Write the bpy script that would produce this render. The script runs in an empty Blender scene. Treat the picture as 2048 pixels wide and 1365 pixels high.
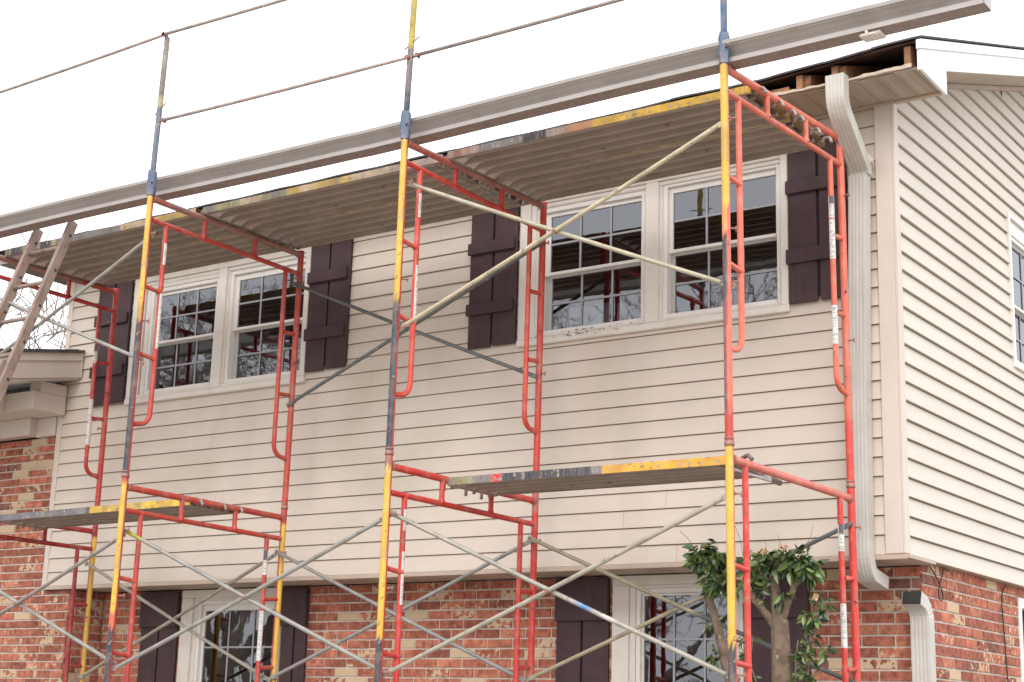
import bpy, math, random
from mathutils import Vector, Matrix
C = bpy.context.scene
random.seed(7)
V = Vector

# ------------------------------------------------------------------ camera
cam_d = bpy.data.cameras.new("camera")
cam = bpy.data.objects.new("camera", cam_d)
C.collection.objects.link(cam)
_r = ((0.8218666, -0.55875194, 0.11104755), (0.56896931, 0.79536152, -0.20898322), (0.02844683, 0.23493898, 0.97159377))
cam.matrix_world = Matrix(((_r[0][0], _r[0][2], -_r[0][1], 3.3824), (_r[1][0], _r[1][2], -_r[1][1], -8.7832),
                           (_r[2][0], _r[2][2], -_r[2][1], -1.1484), (0, 0, 0, 1)))
cam_d.sensor_width = 36
cam_d.lens = 3183.83 / 2048 * 36
cam_d.clip_end = 1000
C.camera = cam

# ------------------------------------------------------------------ sky, sun, exposure
SUN_EL, SUN_AZ = math.radians(38), math.radians(150)      # azimuth clockwise from +Y
w = bpy.data.worlds.new("World"); C.world = w; w.use_nodes = True
nt = w.node_tree; nt.nodes.clear()
sky = nt.nodes.new('ShaderNodeTexSky'); sky.sky_type = 'NISHITA'; sky.sun_disc = False
sky.sun_elevation = SUN_EL; sky.sun_rotation = SUN_AZ; sky.dust_density = 4; sky.air_density = 1.5
hs = nt.nodes.new('ShaderNodeHueSaturation'); hs.inputs['Saturation'].default_value = 0.16
mx = nt.nodes.new('ShaderNodeMix'); mx.data_type = 'RGBA'; mx.inputs[0].default_value = 0.62
mx.inputs[7].default_value = (14.6, 14.9, 15.6, 1)              # the even overcast layer
bg = nt.nodes.new('ShaderNodeBackground'); bg.inputs['Strength'].default_value = 0.11
wo = nt.nodes.new('ShaderNodeOutputWorld')
nt.links.new(sky.outputs[0], hs.inputs['Color']); nt.links.new(hs.outputs[0], mx.inputs[6])
nt.links.new(mx.outputs[2], bg.inputs['Color']); nt.links.new(bg.outputs[0], wo.inputs[0])
sd = bpy.data.lights.new("sun", 'SUN'); sd.energy = .75; sd.angle = math.radians(50); sd.color = (1, .96, .92)
so = bpy.data.objects.new("sun", sd); C.collection.objects.link(so)
sdir = V((math.sin(SUN_AZ) * math.cos(SUN_EL), math.cos(SUN_AZ) * math.cos(SUN_EL), math.sin(SUN_EL)))
so.rotation_euler = sdir.to_track_quat('Z', 'Y').to_euler()
C.view_settings.view_transform = 'Standard'; C.view_settings.look = 'None'
C.view_settings.gamma = 1; C.view_settings.use_curve_mapping = False
C.view_settings.exposure = 0.62

# ------------------------------------------------------------------ helpers
def lin(r, g, b):
    return tuple(((c / 255) / 12.92 if c <= 10 else (((c / 255) + .055) / 1.055) ** 2.4) for c in (r, g, b))

class MB:
    def __init__(s): s.v = []; s.f = []; s.c = []; s.sm = []; s.mi = []
    def quad(s, a, b, c, d, col=(.5, .5, .5), mi=0, sm=False):
        n = len(s.v); s.v += [V(a), V(b), V(c), V(d)]; s.f.append((n, n + 1, n + 2, n + 3)); s.c.append([col] * 4); s.sm.append(sm); s.mi.append(mi)
    def poly(s, pts, col=(.5, .5, .5), mi=0):
        n = len(s.v); s.v += [V(p) for p in pts]; s.f.append(tuple(range(n, n + len(pts)))); s.c.append([col] * len(pts)); s.sm.append(False); s.mi.append(mi)
    def box(s, x0, x1, y0, y1, z0, z1, col=(.5, .5, .5), mi=0, M=None):
        P = [V((x, y, z)) for x in (x0, x1) for y in (y0, y1) for z in (z0, z1)]
        if M is not None: P = [M @ p for p in P]
        n = len(s.v); s.v += P
        for q in ((0, 1, 3, 2), (4, 6, 7, 5), (0, 4, 5, 1), (2, 3, 7, 6), (0, 2, 6, 4), (1, 5, 7, 3)):
            s.f.append(tuple(n + i for i in q)); s.c.append([col] * 4); s.sm.append(False); s.mi.append(mi)
    def bbox(s, x0, x1, y0, y1, z0, z1, b=.003, col=(.5, .5, .5), mi=0, M=None):
        # box with chamfered edges
        import itertools
        b = min(b, (x1 - x0) * .3, (y1 - y0) * .3, (z1 - z0) * .3)
        lo, hi = (x0, y0, z0), (x1, y1, z1)
        n = len(s.v); idx = {}
        for sg in itertools.product((0, 1), repeat=3):
            for ax in range(3):
                p = [0, 0, 0]
                for k in range(3):
                    p[k] = (hi[k] if sg[k] else lo[k]) if k == ax else ((hi[k] - b) if sg[k] else (lo[k] + b))
                idx[(sg, ax)] = len(s.v); p = V(p); s.v.append(M @ p if M is not None else p)
        cen = V(((x0 + x1) / 2, (y0 + y1) / 2, (z0 + z1) / 2)); cen = M @ cen if M is not None else cen
        def add(ids):
            a, bb, c = s.v[ids[0]], s.v[ids[1]], s.v[ids[2]]
            m = sum((s.v[i] for i in ids), V()) / len(ids)
            if (bb - a).cross(c - bb).dot(m - cen) < 0: ids = ids[::-1]
            s.f.append(tuple(ids)); s.c.append([col] * len(ids)); s.sm.append(False); s.mi.append(mi)
        for ax in range(3):
            o1, o2 = [k for k in range(3) if k != ax]
            for sd_ in (0, 1):
                ids = []
                for u, v_ in ((0, 0), (1, 0), (1, 1), (0, 1)):
                    sg = [0, 0, 0]; sg[ax] = sd_; sg[o1] = u; sg[o2] = v_; ids.append(idx[(tuple(sg), ax)])
                add(ids)
        for ax in range(3):       # edge chamfers along axis ax
            o1, o2 = [k for k in range(3) if k != ax]
            for u, v_ in itertools.product((0, 1), repeat=2):
                A = [0, 0, 0]; B = [0, 0, 0]; A[o1] = B[o1] = u; A[o2] = B[o2] = v_; A[ax] = 0; B[ax] = 1
                add([idx[(tuple(A), o1)], idx[(tuple(B), o1)], idx[(tuple(B), o2)], idx[(tuple(A), o2)]])
        for sg in itertools.product((0, 1), repeat=3):
            add([idx[(sg, 0)], idx[(sg, 1)], idx[(sg, 2)]])
    def tube(s, pts, r, n=12, col=(.5, .5, .5), step=.05, caps=True, mi=0, r2=None):
        pts = [V(p) for p in pts]
        P = []
        for a, b in zip(pts, pts[1:]):
            k = max(1, int((b - a).length / step)) if callable(col) else 1
            for i in range(k): P.append(a.lerp(b, i / k))
        P.append(pts[-1])
        L = len(P); base = len(s.v); fr = None; cols = []
        tot = 0
        for i, p in enumerate(P):
            t = ((P[min(i + 1, L - 1)] - P[i]).normalized() + (P[i] - P[max(i - 1, 0)]).normalized()).normalized() if 0 < i < L - 1 else ((P[1] - P[0]).normalized() if i == 0 else (P[-1] - P[-2]).normalized())
            if fr is None:
                fr = t.orthogonal().normalized()
            else:
                fr = (fr - t * fr.dot(t)).normalized()
            bn = t.cross(fr)
            rr = r if r2 is None else r + (r2 - r) * i / (L - 1)
            for j in range(n):
                a = 2 * math.pi * j / n; d = fr * math.cos(a) + bn * math.sin(a)
                s.v.append(p + d * rr); cols.append(col(p, d) if callable(col) else col)
        for i in range(L - 1):
            for j in range(n):
                q = (i * n + j, i * n + (j + 1) % n, (i + 1) * n + (j + 1) % n, (i + 1) * n + j)
                s.f.append(tuple(base + k for k in q)); s.c.append([cols[k] for k in q]); s.sm.append(True); s.mi.append(mi)
        if caps:
            s.f.append(tuple(base + j for j in range(n))[::-1]); s.c.append([cols[0]] * n); s.sm.append(False); s.mi.append(mi)
            s.f.append(tuple(base + (L - 1) * n + j for j in range(n))); s.c.append([cols[-1]] * n); s.sm.append(False); s.mi.append(mi)
    def extr(s, prof, a, b, axis='x', col=(.5, .5, .5), mi=0, closed=False, caps=False):
        # prof: list of (p,q) in the plane normal to axis, extruded from a to b
        def P(t, pq): return V((t, pq[0], pq[1])) if axis == 'x' else (V((pq[0], t, pq[1])) if axis == 'y' else V((pq[0], pq[1], t)))
        m = len(prof)
        for i in range(m if closed else m - 1):
            p, q = prof[i], prof[(i + 1) % m]
            s.quad(P(a, p), P(b, p), P(b, q), P(a, q), col, mi)
        if caps:
            s.poly([P(a, p) for p in prof], col, mi); s.poly([P(b, p) for p in prof][::-1], col, mi)

def merge(a, b, mi):
    n = len(a.v); a.v += b.v; a.f += [tuple(i + n for i in f) for f in b.f]; a.c += b.c; a.sm += b.sm; a.mi += [mi] * len(b.f)
    return a

def root(name, loc, label, cat, group=None, kind=None):
    o = bpy.data.objects.new(name, None); C.collection.objects.link(o); o.location = loc; o.empty_display_size = .1
    o['label'] = label; o['category'] = cat
    if group: o['group'] = group
    if kind: o['kind'] = kind
    return o

def wloc(o):
    p = V((0, 0, 0))
    while o is not None: p += V(o.location); o = o.parent
    return p

def obj(name, mb, mats, parent=None, loc=None, label=None):
    me = bpy.data.meshes.new(name)
    if not isinstance(mats, (list, tuple)): mats = [mats]
    org = wloc(parent) if parent is not None else V(loc or (0, 0, 0))
    me.from_pydata([tuple(p - org) for p in mb.v], [], mb.f)
    ca = me.color_attributes.new('Col', 'FLOAT_COLOR', 'CORNER')
    k = 0; buf = []
    for cs in mb.c:
        for c in cs: buf += [c[0], c[1], c[2], c[3] if len(c) > 3 else 1.0]
    ca.data.foreach_set('color', buf)
    me.polygons.foreach_set('use_smooth', mb.sm); me.polygons.foreach_set('material_index', mb.mi)
    for m in mats: me.materials.append(m)
    me.update()
    o = bpy.data.objects.new(name, me); C.collection.objects.link(o)
    if parent is not None: o.parent = parent
    else: o.location = org
    if label: o['label'] = label
    return o

def tag(o, label=None, cat=None, group=None, kind=None):
    for k, v_ in (('label', label), ('category', cat), ('group', group), ('kind', kind)):
        if v_: o[k] = v_
    return o

def mat(name, base=None, rough=.6, metal=0, var=.15, vscale=3, wear=0, wscale=55, wcol=(.33, .28, .23), bump=.0, bscale=120, attr=False,
        streak=None, spec=.5, dirt=0, dscale=1.2, dcol=(.2, .17, .11), emit=None):
    m = bpy.data.materials.new(name); m.use_nodes = True
    N = m.node_tree.nodes; L = m.node_tree.links; b = N['Principled BSDF']
    b.inputs['Roughness'].default_value = rough; b.inputs['Metallic'].default_value = metal
    b.inputs['Specular IOR Level'].default_value = spec
    tc = N.new('ShaderNodeTexCoord'); src = tc.outputs['Object']
    if attr:
        a = N.new('ShaderNodeAttribute'); a.attribute_name = 'Col'; colsock = a.outputs['Color']
    else:
        rgb = N.new('ShaderNodeRGB'); rgb.outputs[0].default_value = (*base, 1); colsock = rgb.outputs[0]
    def noise(sc, det=4, stretch=None):
        n = N.new('ShaderNodeTexNoise'); n.inputs['Scale'].default_value = sc; n.inputs['Detail'].default_value = det
        if stretch:
            mp = N.new('ShaderNodeMapping'); mp.inputs['Scale'].default_value = stretch; L.new(src, mp.inputs[0]); L.new(mp.outputs[0], n.inputs['Vector'])
        else: L.new(src, n.inputs['Vector'])
        return n.outputs['Fac']
    def mapr(s_, a, b_, c, d):
        r_ = N.new('ShaderNodeMapRange'); r_.inputs[1].default_value = a; r_.inputs[2].default_value = b_; r_.inputs[3].default_value = c; r_.inputs[4].default_value = d
        L.new(s_, r_.inputs[0]); return r_.outputs[0]
    def mix(f, A, B, mode='MIX'):
        x = N.new('ShaderNodeMix'); x.data_type = 'RGBA'; x.blend_type = mode
        if isinstance(f, (int, float)): x.inputs[0].default_value = f
        else: L.new(f, x.inputs[0])
        for s_, val in ((6, A), (7, B)):
            if isinstance(val, tuple): x.inputs[s_].default_value = (*val, 1)
            else: L.new(val, x.inputs[s_])
        return x.outputs[2]
    if var:
        f = mapr(noise(vscale), .3, .7, 1 - var, 1 + var)
        cmb = N.new('ShaderNodeVectorMath'); cmb.operation = 'SCALE'; L.new(colsock, cmb.inputs[0]); L.new(f, cmb.inputs['Scale']); colsock = cmb.outputs[0]
    if streak:
        f = mapr(noise(streak[0], 6, streak[2]), .5, .75, 0, streak[1]); colsock = mix(f, colsock, streak[3])
    if dirt:
        f = mapr(noise(dscale, 6), .52, .75, 0, dirt); colsock = mix(f, colsock, dcol)
    if wear:
        f1 = mapr(noise(wscale, 5), .66 - wear, .70 - wear * .8, 0, 1)
        wc = mix(mapr(noise(wscale * .4, 2), .4, .6, 0, 1), wcol, (wcol[0] * .35, wcol[1] * .25, wcol[2] * .2))
        f2 = mapr(noise(2.3, 3), .35, .62, .25, 1)
        mm = N.new('ShaderNodeMath'); mm.operation = 'MULTIPLY'; L.new(f1, mm.inputs[0]); L.new(f2, mm.inputs[1])
        colsock = mix(mm.outputs[0], colsock, wc)
    L.new(colsock, b.inputs['Base Color'])
    if bump:
        bp = N.new('ShaderNodeBump'); bp.inputs['Strength'].default_value = bump; bp.inputs['Distance'].default_value = .004
        L.new(noise(bscale, 5), bp.inputs['Height']); L.new(bp.outputs[0], b.inputs['Normal'])
    return m

def brick_mat():
    m = bpy.data.materials.new('fired_brick'); m.use_nodes = True
    N = m.node_tree.nodes; L = m.node_tree.links; b = N['Principled BSDF']; b.inputs['Roughness'].default_value = .9
    b.inputs['Specular IOR Level'].default_value = .2
    tc = N.new('ShaderNodeTexCoord'); a = N.new('ShaderNodeAttribute'); a.attribute_name = 'Col'
    def noise(sc, det=4, st=None):
        n = N.new('ShaderNodeTexNoise'); n.inputs['Scale'].default_value = sc; n.inputs['Detail'].default_value = det
        if st:
            mp = N.new('ShaderNodeMapping'); mp.inputs['Scale'].default_value = st; L.new(tc.outputs['Object'], mp.inputs[0]); L.new(mp.outputs[0], n.inputs['Vector'])
        else: L.new(tc.outputs['Object'], n.inputs['Vector'])
        return n.outputs['Fac']
    def mapr(s_, a_, b_, c, d):
        r_ = N.new('ShaderNodeMapRange'); r_.inputs[1].default_value = a_; r_.inputs[2].default_value = b_; r_.inputs[3].default_value = c; r_.inputs[4].default_value = d
        L.new(s_, r_.inputs[0]); return r_.outputs[0]
    sc = N.new('ShaderNodeVectorMath'); sc.operation = 'SCALE'; L.new(a.outputs['Color'], sc.inputs[0]); L.new(mapr(noise(28), .3, .7, .6, 1.4), sc.inputs['Scale'])
    # vertical tool marks
    vm = N.new('ShaderNodeMix'); vm.data_type = 'RGBA'; vm.inputs[7].default_value = (.1, .03, .022, 1)
    L.new(mapr(noise(1, 3, (75, 75, 9)), .62, .74, 0, .65), vm.inputs[0]); L.new(sc.outputs[0], vm.inputs[6])
    # cream slurry patches: alpha < 1 carries how much of it a brick has
    th = N.new('ShaderNodeMath'); th.operation = 'SUBTRACT'; L.new(noise(24, 5), th.inputs[0]); L.new(a.outputs['Alpha'], th.inputs[1])
    cm = N.new('ShaderNodeMix'); cm.data_type = 'RGBA'; cm.inputs[7].default_value = (.54, .40, .265, 1)
    L.new(mapr(th.outputs[0], 0, .03, 0, 1), cm.inputs[0]); L.new(vm.outputs[2], cm.inputs[6])
    L.new(cm.outputs[2], b.inputs['Base Color'])
    bp = N.new('ShaderNodeBump'); bp.inputs['Strength'].default_value = .6; bp.inputs['Distance'].default_value = .004
    L.new(noise(90, 6), bp.inputs['Height']); L.new(bp.outputs[0], b.inputs['Normal'])
    return m

M = {}
M['siding'] = mat('vinyl_siding', (.60, .512, .438), .55, var=.06, vscale=1.1, streak=(1, .22, (3, 3, .5), (.42, .35, .28)), dirt=.36, dscale=.9, dcol=(.32, .29, .18), bump=.12, bscale=180, spec=.35)
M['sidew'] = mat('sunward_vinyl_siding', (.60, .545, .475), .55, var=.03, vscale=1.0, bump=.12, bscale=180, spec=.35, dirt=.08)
M['seam_shade'] = mat('siding_seam_lap_shade', (.21, .15, .11), .8, var=.1)  # board joints and soffit slots, also the shadow line painted under each lap
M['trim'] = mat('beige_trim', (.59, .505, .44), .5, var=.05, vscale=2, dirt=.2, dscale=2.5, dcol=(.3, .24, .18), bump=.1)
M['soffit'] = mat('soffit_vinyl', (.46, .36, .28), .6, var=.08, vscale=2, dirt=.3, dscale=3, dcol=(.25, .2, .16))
M['casing'] = mat('window_casing', (.66, .60, .54), .5, var=.05, dirt=.3, dscale=5, dcol=(.45, .34, .26))
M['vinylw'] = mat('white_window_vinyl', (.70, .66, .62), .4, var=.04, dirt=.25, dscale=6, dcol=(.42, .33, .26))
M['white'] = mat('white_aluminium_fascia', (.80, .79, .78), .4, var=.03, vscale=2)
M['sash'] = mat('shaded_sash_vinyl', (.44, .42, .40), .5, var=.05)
M['grille'] = mat('muntin_white', (.31, .31, .33), .5, var=.03)
M['shutter'] = mat('maroon_shutter_paint', (.056, .029, .032), .55, spec=.3, var=.22, vscale=6, bump=.35, bscale=40, streak=(1, .3, (30, 30, 2), (.08, .045, .05)))
M['mortar'] = mat('mortar', (.56, .48, .41), .95, var=.15, vscale=15, bump=.6, bscale=150)
M['brick'] = brick_mat()
M['paint'] = mat('scaffold_paint', attr=True, rough=.42, var=.16, vscale=7, wear=.04, wscale=38, wcol=(.36, .27, .2), bump=.3, bscale=60, streak=(1, .55, (16, 16, 6), (.34, .15, .1)), dirt=.35, dscale=14, dcol=(.42, .34, .28))
M['rough_paint'] = mat('chipped_paint', attr=True, rough=.6, var=.25, vscale=9, wear=.115, wscale=34, wcol=(.42, .34, .27), bump=.5, bscale=60, streak=(1, .7, (70, 70, 8), (.34, .27, .22)))
M['galv'] = mat('galvanised_tube', attr=True, rough=.45, metal=.35, var=.2, vscale=9, wear=.05, wscale=40, wcol=(.42, .36, .28), bump=.2, bscale=60)
M['deck'] = mat('deck_underside_steel', (.37, .29, .24), .55, metal=.15, var=.16, vscale=3, streak=(1, .2, (1.2, 60, 60), (.45, .38, .32)), wear=.015, wscale=18, wcol=(.55, .45, .3), bump=.2)
M['panend_sky'] = mat('rib_end_painted_sky', (.62, .6, .58), .3, metal=.6, var=.2, vscale=20)  # bright colour stands in for sky showing through the rib openings
M['pale'] = mat('pane_reflection_tint', (.75, .82, .9), .5, var=.1, vscale=8)
M['ply'] = mat('deck_plywood', (.28, .2, .12), .85, var=.2, vscale=5, dirt=.5)
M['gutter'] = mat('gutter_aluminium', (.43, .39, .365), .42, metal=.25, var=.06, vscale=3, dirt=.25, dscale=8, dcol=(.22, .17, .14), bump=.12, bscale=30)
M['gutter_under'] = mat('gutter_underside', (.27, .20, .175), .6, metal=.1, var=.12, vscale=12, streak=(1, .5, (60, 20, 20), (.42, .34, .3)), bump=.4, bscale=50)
M['spout'] = mat('downspout_enamel', (.49, .46, .42), .45, var=.08, vscale=4, dirt=.45, dscale=3.5, dcol=(.30, .26, .19), streak=(1, .35, (40, 40, 1.5), (.35, .3, .24)))
M['wood'] = mat('old_rafter_wood', (.33, .155, .08), .8, var=.35, vscale=9, streak=(1, .6, (8, 30, 30), (.08, .04, .025)), bump=.4)
M['shingle'] = mat('asphalt_shingle', (.075, .068, .066), .95, var=.3, vscale=25, bump=.8, bscale=200)
M['sheath'] = mat('roof_sheathing', (.085, .04, .026), .9, var=.4, vscale=8)
M['ladder'] = mat('weathered_ladder_rail', (.25, .18, .145), .65, var=.2, vscale=7, wear=.07, wscale=30, wcol=(.4, .14, .1), bump=.4, streak=(1, .5, (20, 20, 3), (.42, .36, .3)))
M['dark'] = mat('dark_interior', (.028, .025, .024), .9, var=.1)
M['room'] = mat('room_wall', (.09, .08, .075), .9, var=.2, vscale=2)
M['cable'] = mat('black_cable', (.02, .02, .02), .5, var=0)
M['bark'] = mat('pale_bark', (.16, .11, .075), .9, var=.55, vscale=14, streak=(1, .6, (14, 14, 3), (.12, .09, .065)), wear=.05, wscale=30, wcol=(.4, .36, .3), bump=1, bscale=60)
M['twig'] = mat('bare_twig', (.25, .19, .15), .9, var=.2)
M['leaf'] = mat('glossy_leaf', attr=True, rough=.28, var=.25, vscale=10, spec=.6)
M['petal'] = mat('faded_petal', (.62, .42, .27), .8, var=.15, vscale=30)
M['ground'] = mat('winter_lawn', (.36, .34, .30), .98, var=.25, vscale=3, dirt=.4, dscale=.8, dcol=(.2, .17, .12), bump=1, bscale=30)
M['plate'] = mat('steel_plate', (.2, .13, .1), .6, metal=.4, var=.3, vscale=20)
M['tape'] = mat('label_sticker', attr=True, rough=.5, var=.1, vscale=60, wear=.05, wscale=90, wcol=(.5, .2, .15))

def glass_mat():
    m = bpy.data.materials.new('window_glass'); m.use_nodes = True
    N = m.node_tree.nodes; L = m.node_tree.links; N.clear()
    out = N.new('ShaderNodeOutputMaterial'); mixs = N.new('ShaderNodeMixShader'); tr = N.new('ShaderNodeBsdfTransparent'); gl = N.new('ShaderNodeBsdfGlossy')
    tr.inputs[0].default_value = (.55, .56, .58, 1); gl.inputs['Roughness'].default_value = .015; gl.inputs[0].default_value = (.95, .96, 1, 1)
    fr = N.new('ShaderNodeFresnel'); fr.inputs['IOR'].default_value = 2.25
    tc = N.new('ShaderNodeTexCoord'); nz = N.new('ShaderNodeTexNoise'); nz.inputs['Scale'].default_value = 5; nz.inputs['Detail'].default_value = 2
    bp = N.new('ShaderNodeBump'); bp.inputs['Strength'].default_value = .12; bp.inputs['Distance'].default_value = .004
    L.new(tc.outputs['Object'], nz.inputs['Vector']); L.new(nz.outputs['Fac'], bp.inputs['Height']); L.new(bp.outputs[0], gl.inputs['Normal'])
    L.new(fr.outputs[0], mixs.inputs[0]); L.new(tr.outputs[0], mixs.inputs[1]); L.new(gl.outputs[0], mixs.inputs[2]); L.new(mixs.outputs[0], out.inputs[0])
    return m
M['glass'] = glass_mat()

# ------------------------------------------------------------------ ground
S = .1143                       # siding exposure
GZ = -2.15
mb = MB()
def gz(y): return GZ if y > -3.6 else (GZ - .65 * min(1, (-3.6 - y) / 2.5))
ys = [60, 10, 0, -3.6, -4.4, -5.2, -6.1, -12, -60, -300]
xs = [-300, -60, -20, -8, 4, 20, 60, 300]
for ya, yb in zip(ys, ys[1:]):
    for xa, xb in zip(xs, xs[1:]):
        mb.quad((xa, yb, gz(yb)), (xb, yb, gz(yb)), (xb, ya, gz(ya)), (xa, ya, gz(ya)))
mb.quad((-300, 60, GZ), (300, 60, GZ), (300, 300, GZ), (-300, 300, GZ))
tag(obj('ground', mb, M['ground']), kind='structure', label='winter lawn around the house and under the scaffold')

# ------------------------------------------------------------------ the house
XL, XB, YB = -7.49, -.045, .38
house = root('house', (0, 0, GZ), 'two storey house with beige lap siding above a red and cream brick ground floor', 'house')

def cut(intervals, lo, hi):
    out = []
    for a, b in intervals:
        if hi <= a or lo >= b: out.append((a, b)); continue
        if lo > a: out.append((a, lo))
        if hi < b: out.append((hi, b))
    return out

WA = (-6.655, -4.685, 1.335, 2.46)      # left double window, outer casing
WB = (-2.722, -.685, 1.385, 2.49)
def lap_wall(mb, axis, a0, a1, z0, z1, holes, top=None, seed=1, D=.015, SH=.0055):
    rnd = random.Random(seed)
    def P(t, off, z): return (t, -off, z) if axis == 'x' else (off, t, z)
    k = 0
    z = z0
    br = sorted(set([a0, a1] + [h[0] for h in holes] + [h[1] for h in holes]))
    while z < z1 - 1e-4:
        zt_ = min(z + S, z1)
        segs = list(zip(br, br[1:]))
        for xa, xb in segs:
            zi = [(z, zt_)]
            for h in holes:
                if h[0] <= xa + 1e-6 and h[1] >= xb - 1e-6: zi = cut(zi, h[2], h[3])
            for za, zb in zi:
                # dutch-free clapboard: face leans out towards its butt edge
                oa = D - (D - .002) * (za - z) / S; ob = D - (D - .002) * (zb - z) / S
                pa, pb = xa, xb
                if top is not None:
                    # raking top: start of the board where the rake is high enough
                    na, nb = max(xa, top(za)), max(xa, top(zb))
                    if na >= xb: continue
                    if nb >= xb: zc = za + (zb - za) * (xb - na) / (nb - na); mb.poly([P(na, oa, za), P(pb, oa, za), P(pb, ob, zc)]); pa = na
                    else: mb.quad(P(na, oa, za), P(pb, oa, za), P(pb, ob, zb), P(nb, ob, zb)); pa = na
                    q = None
                else: q = [P(pa, oa, za), P(pb, oa, za), P(pb, ob, zb), P(pa, ob, zb)]
                if axis == 'y': pass
                if q: mb.quad(*q)
                if abs(za - z) < 1e-6:
                    mb.quad(P(pa, .001, za), P(pb, .001, za), P(pb, oa, za), P(pa, oa, za), mi=0)
                    # lap shadow, painted as a thin dark strip right below each course
                    if z > z0 + .01: mb.quad(P(pa, .0045, za - SH), P(pb, .0045, za - SH), P(pb, .0045, za - .0002), P(pa, .0045, za - .0002), mi=1)
        if top is None and rnd.random() < .8:
            xs_ = rnd.uniform(a0 + .4, a1 - .4)
            if not any(h[0] - .05 < xs_ < h[1] + .05 and h[2] - .12 < z < h[3] for h in holes):
                lean = rnd.uniform(-.004, .004)
                mb.quad(P(xs_, .0153, z + .001), P(xs_ + .0022, .0153, z + .001), P(xs_ + .0018 + lean, .0026, z + S - .004), P(xs_ + lean, .0026, z + S - .004), mi=1)
        z = zt_; k += 1

mb = MB(); lap_wall(mb, 'x', XL + .03, -.075, -.126, 2.62, [WA, WB])
obj('front_siding', mb, [M['siding'], M['seam_shade']], house)
SW = (2.14, 3.35, 1.40, 2.545)
mb = MB()
RAKE = .345
lap_wall(mb, 'y', .035, 7.6, -.126 - .004, 4.3, [SW], top=lambda z: (z - 2.765) / RAKE, seed=4, D=.021, SH=.009)
obj('side_siding', mb, [M['sidew'], M['seam_shade']], house)
# wall core (keeps light out) behind siding, split round the windows
mb = MB()
T = .07
for x0, x1, z0, z1 in ((XL, WA[0], -.12, 2.63), (WA[1], WB[0], -.12, 2.63), (WB[1], -.01, -.12, 2.63), (WA[0], WA[1], -.12, WA[2]), (WB[0], WB[1], -.12, WB[2]),
                       (WA[0], WA[1], WA[3], 2.63), (WB[0], WB[1], WB[3], 2.63)):
    mb.box(x0, x1, .0, .0 + T, z0, z1)
for y0, y1, z0, z1 in ((T + .002, SW[0], -.12, 2.63), (SW[1], 7.6, -.12, 2.63), (SW[0], SW[1], -.12, SW[2]), (SW[0], SW[1], SW[3], 2.63)):
    mb.box(-T, 0, y0, y1, z0, z1)
mb.box(XL, XL + .02, .072, 7.6, -.12, 2.63)
mb.quad((-.001, 0.03, 2.55), (-.001, 7.6, 2.55), (-.001, 7.6, 5.3), (-.001, .03, 2.76)); mb.box(XB - .05, -.001, YB + .02, 7.6, -.128, -.115)
obj('wall_core', mb, M['dark'], house)
# corner boards
mb = MB()
mb.bbox(-.105, .001, -.024, .001, -.127, 2.632, .004); mb.bbox(.0012, .024, -.024, .04, -.127, 2.632, .004)
obj('corner_board', mb, M['trim'], house)
mb = MB(); mb.bbox(XL - .012, XL + .045, -.02, .012, -.127, 2.63, .003)
obj('corner_board', mb, M['trim'], house)
# overhang bottom trim and soffit
mb = MB()
mb.bbox(XL, .022, -.019, .004, -.158, -.1275, .003)
mb.box(XL, .02, .005, YB + .02, -.152, -.142)
for i in range(24):
    x = XL + .3 * i + .1
    if x < 0: mb.box(x, x + .006, .006, YB, -.1545, -.152)
mb.box(.0225, .036, -.015, YB + .03, -.150, -.1285); mb.box(-.05, .0222, YB + .0205, 7.6, -.1315, -.1285)
obj('overhang_soffit', mb, M['soffit'], house)

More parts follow.
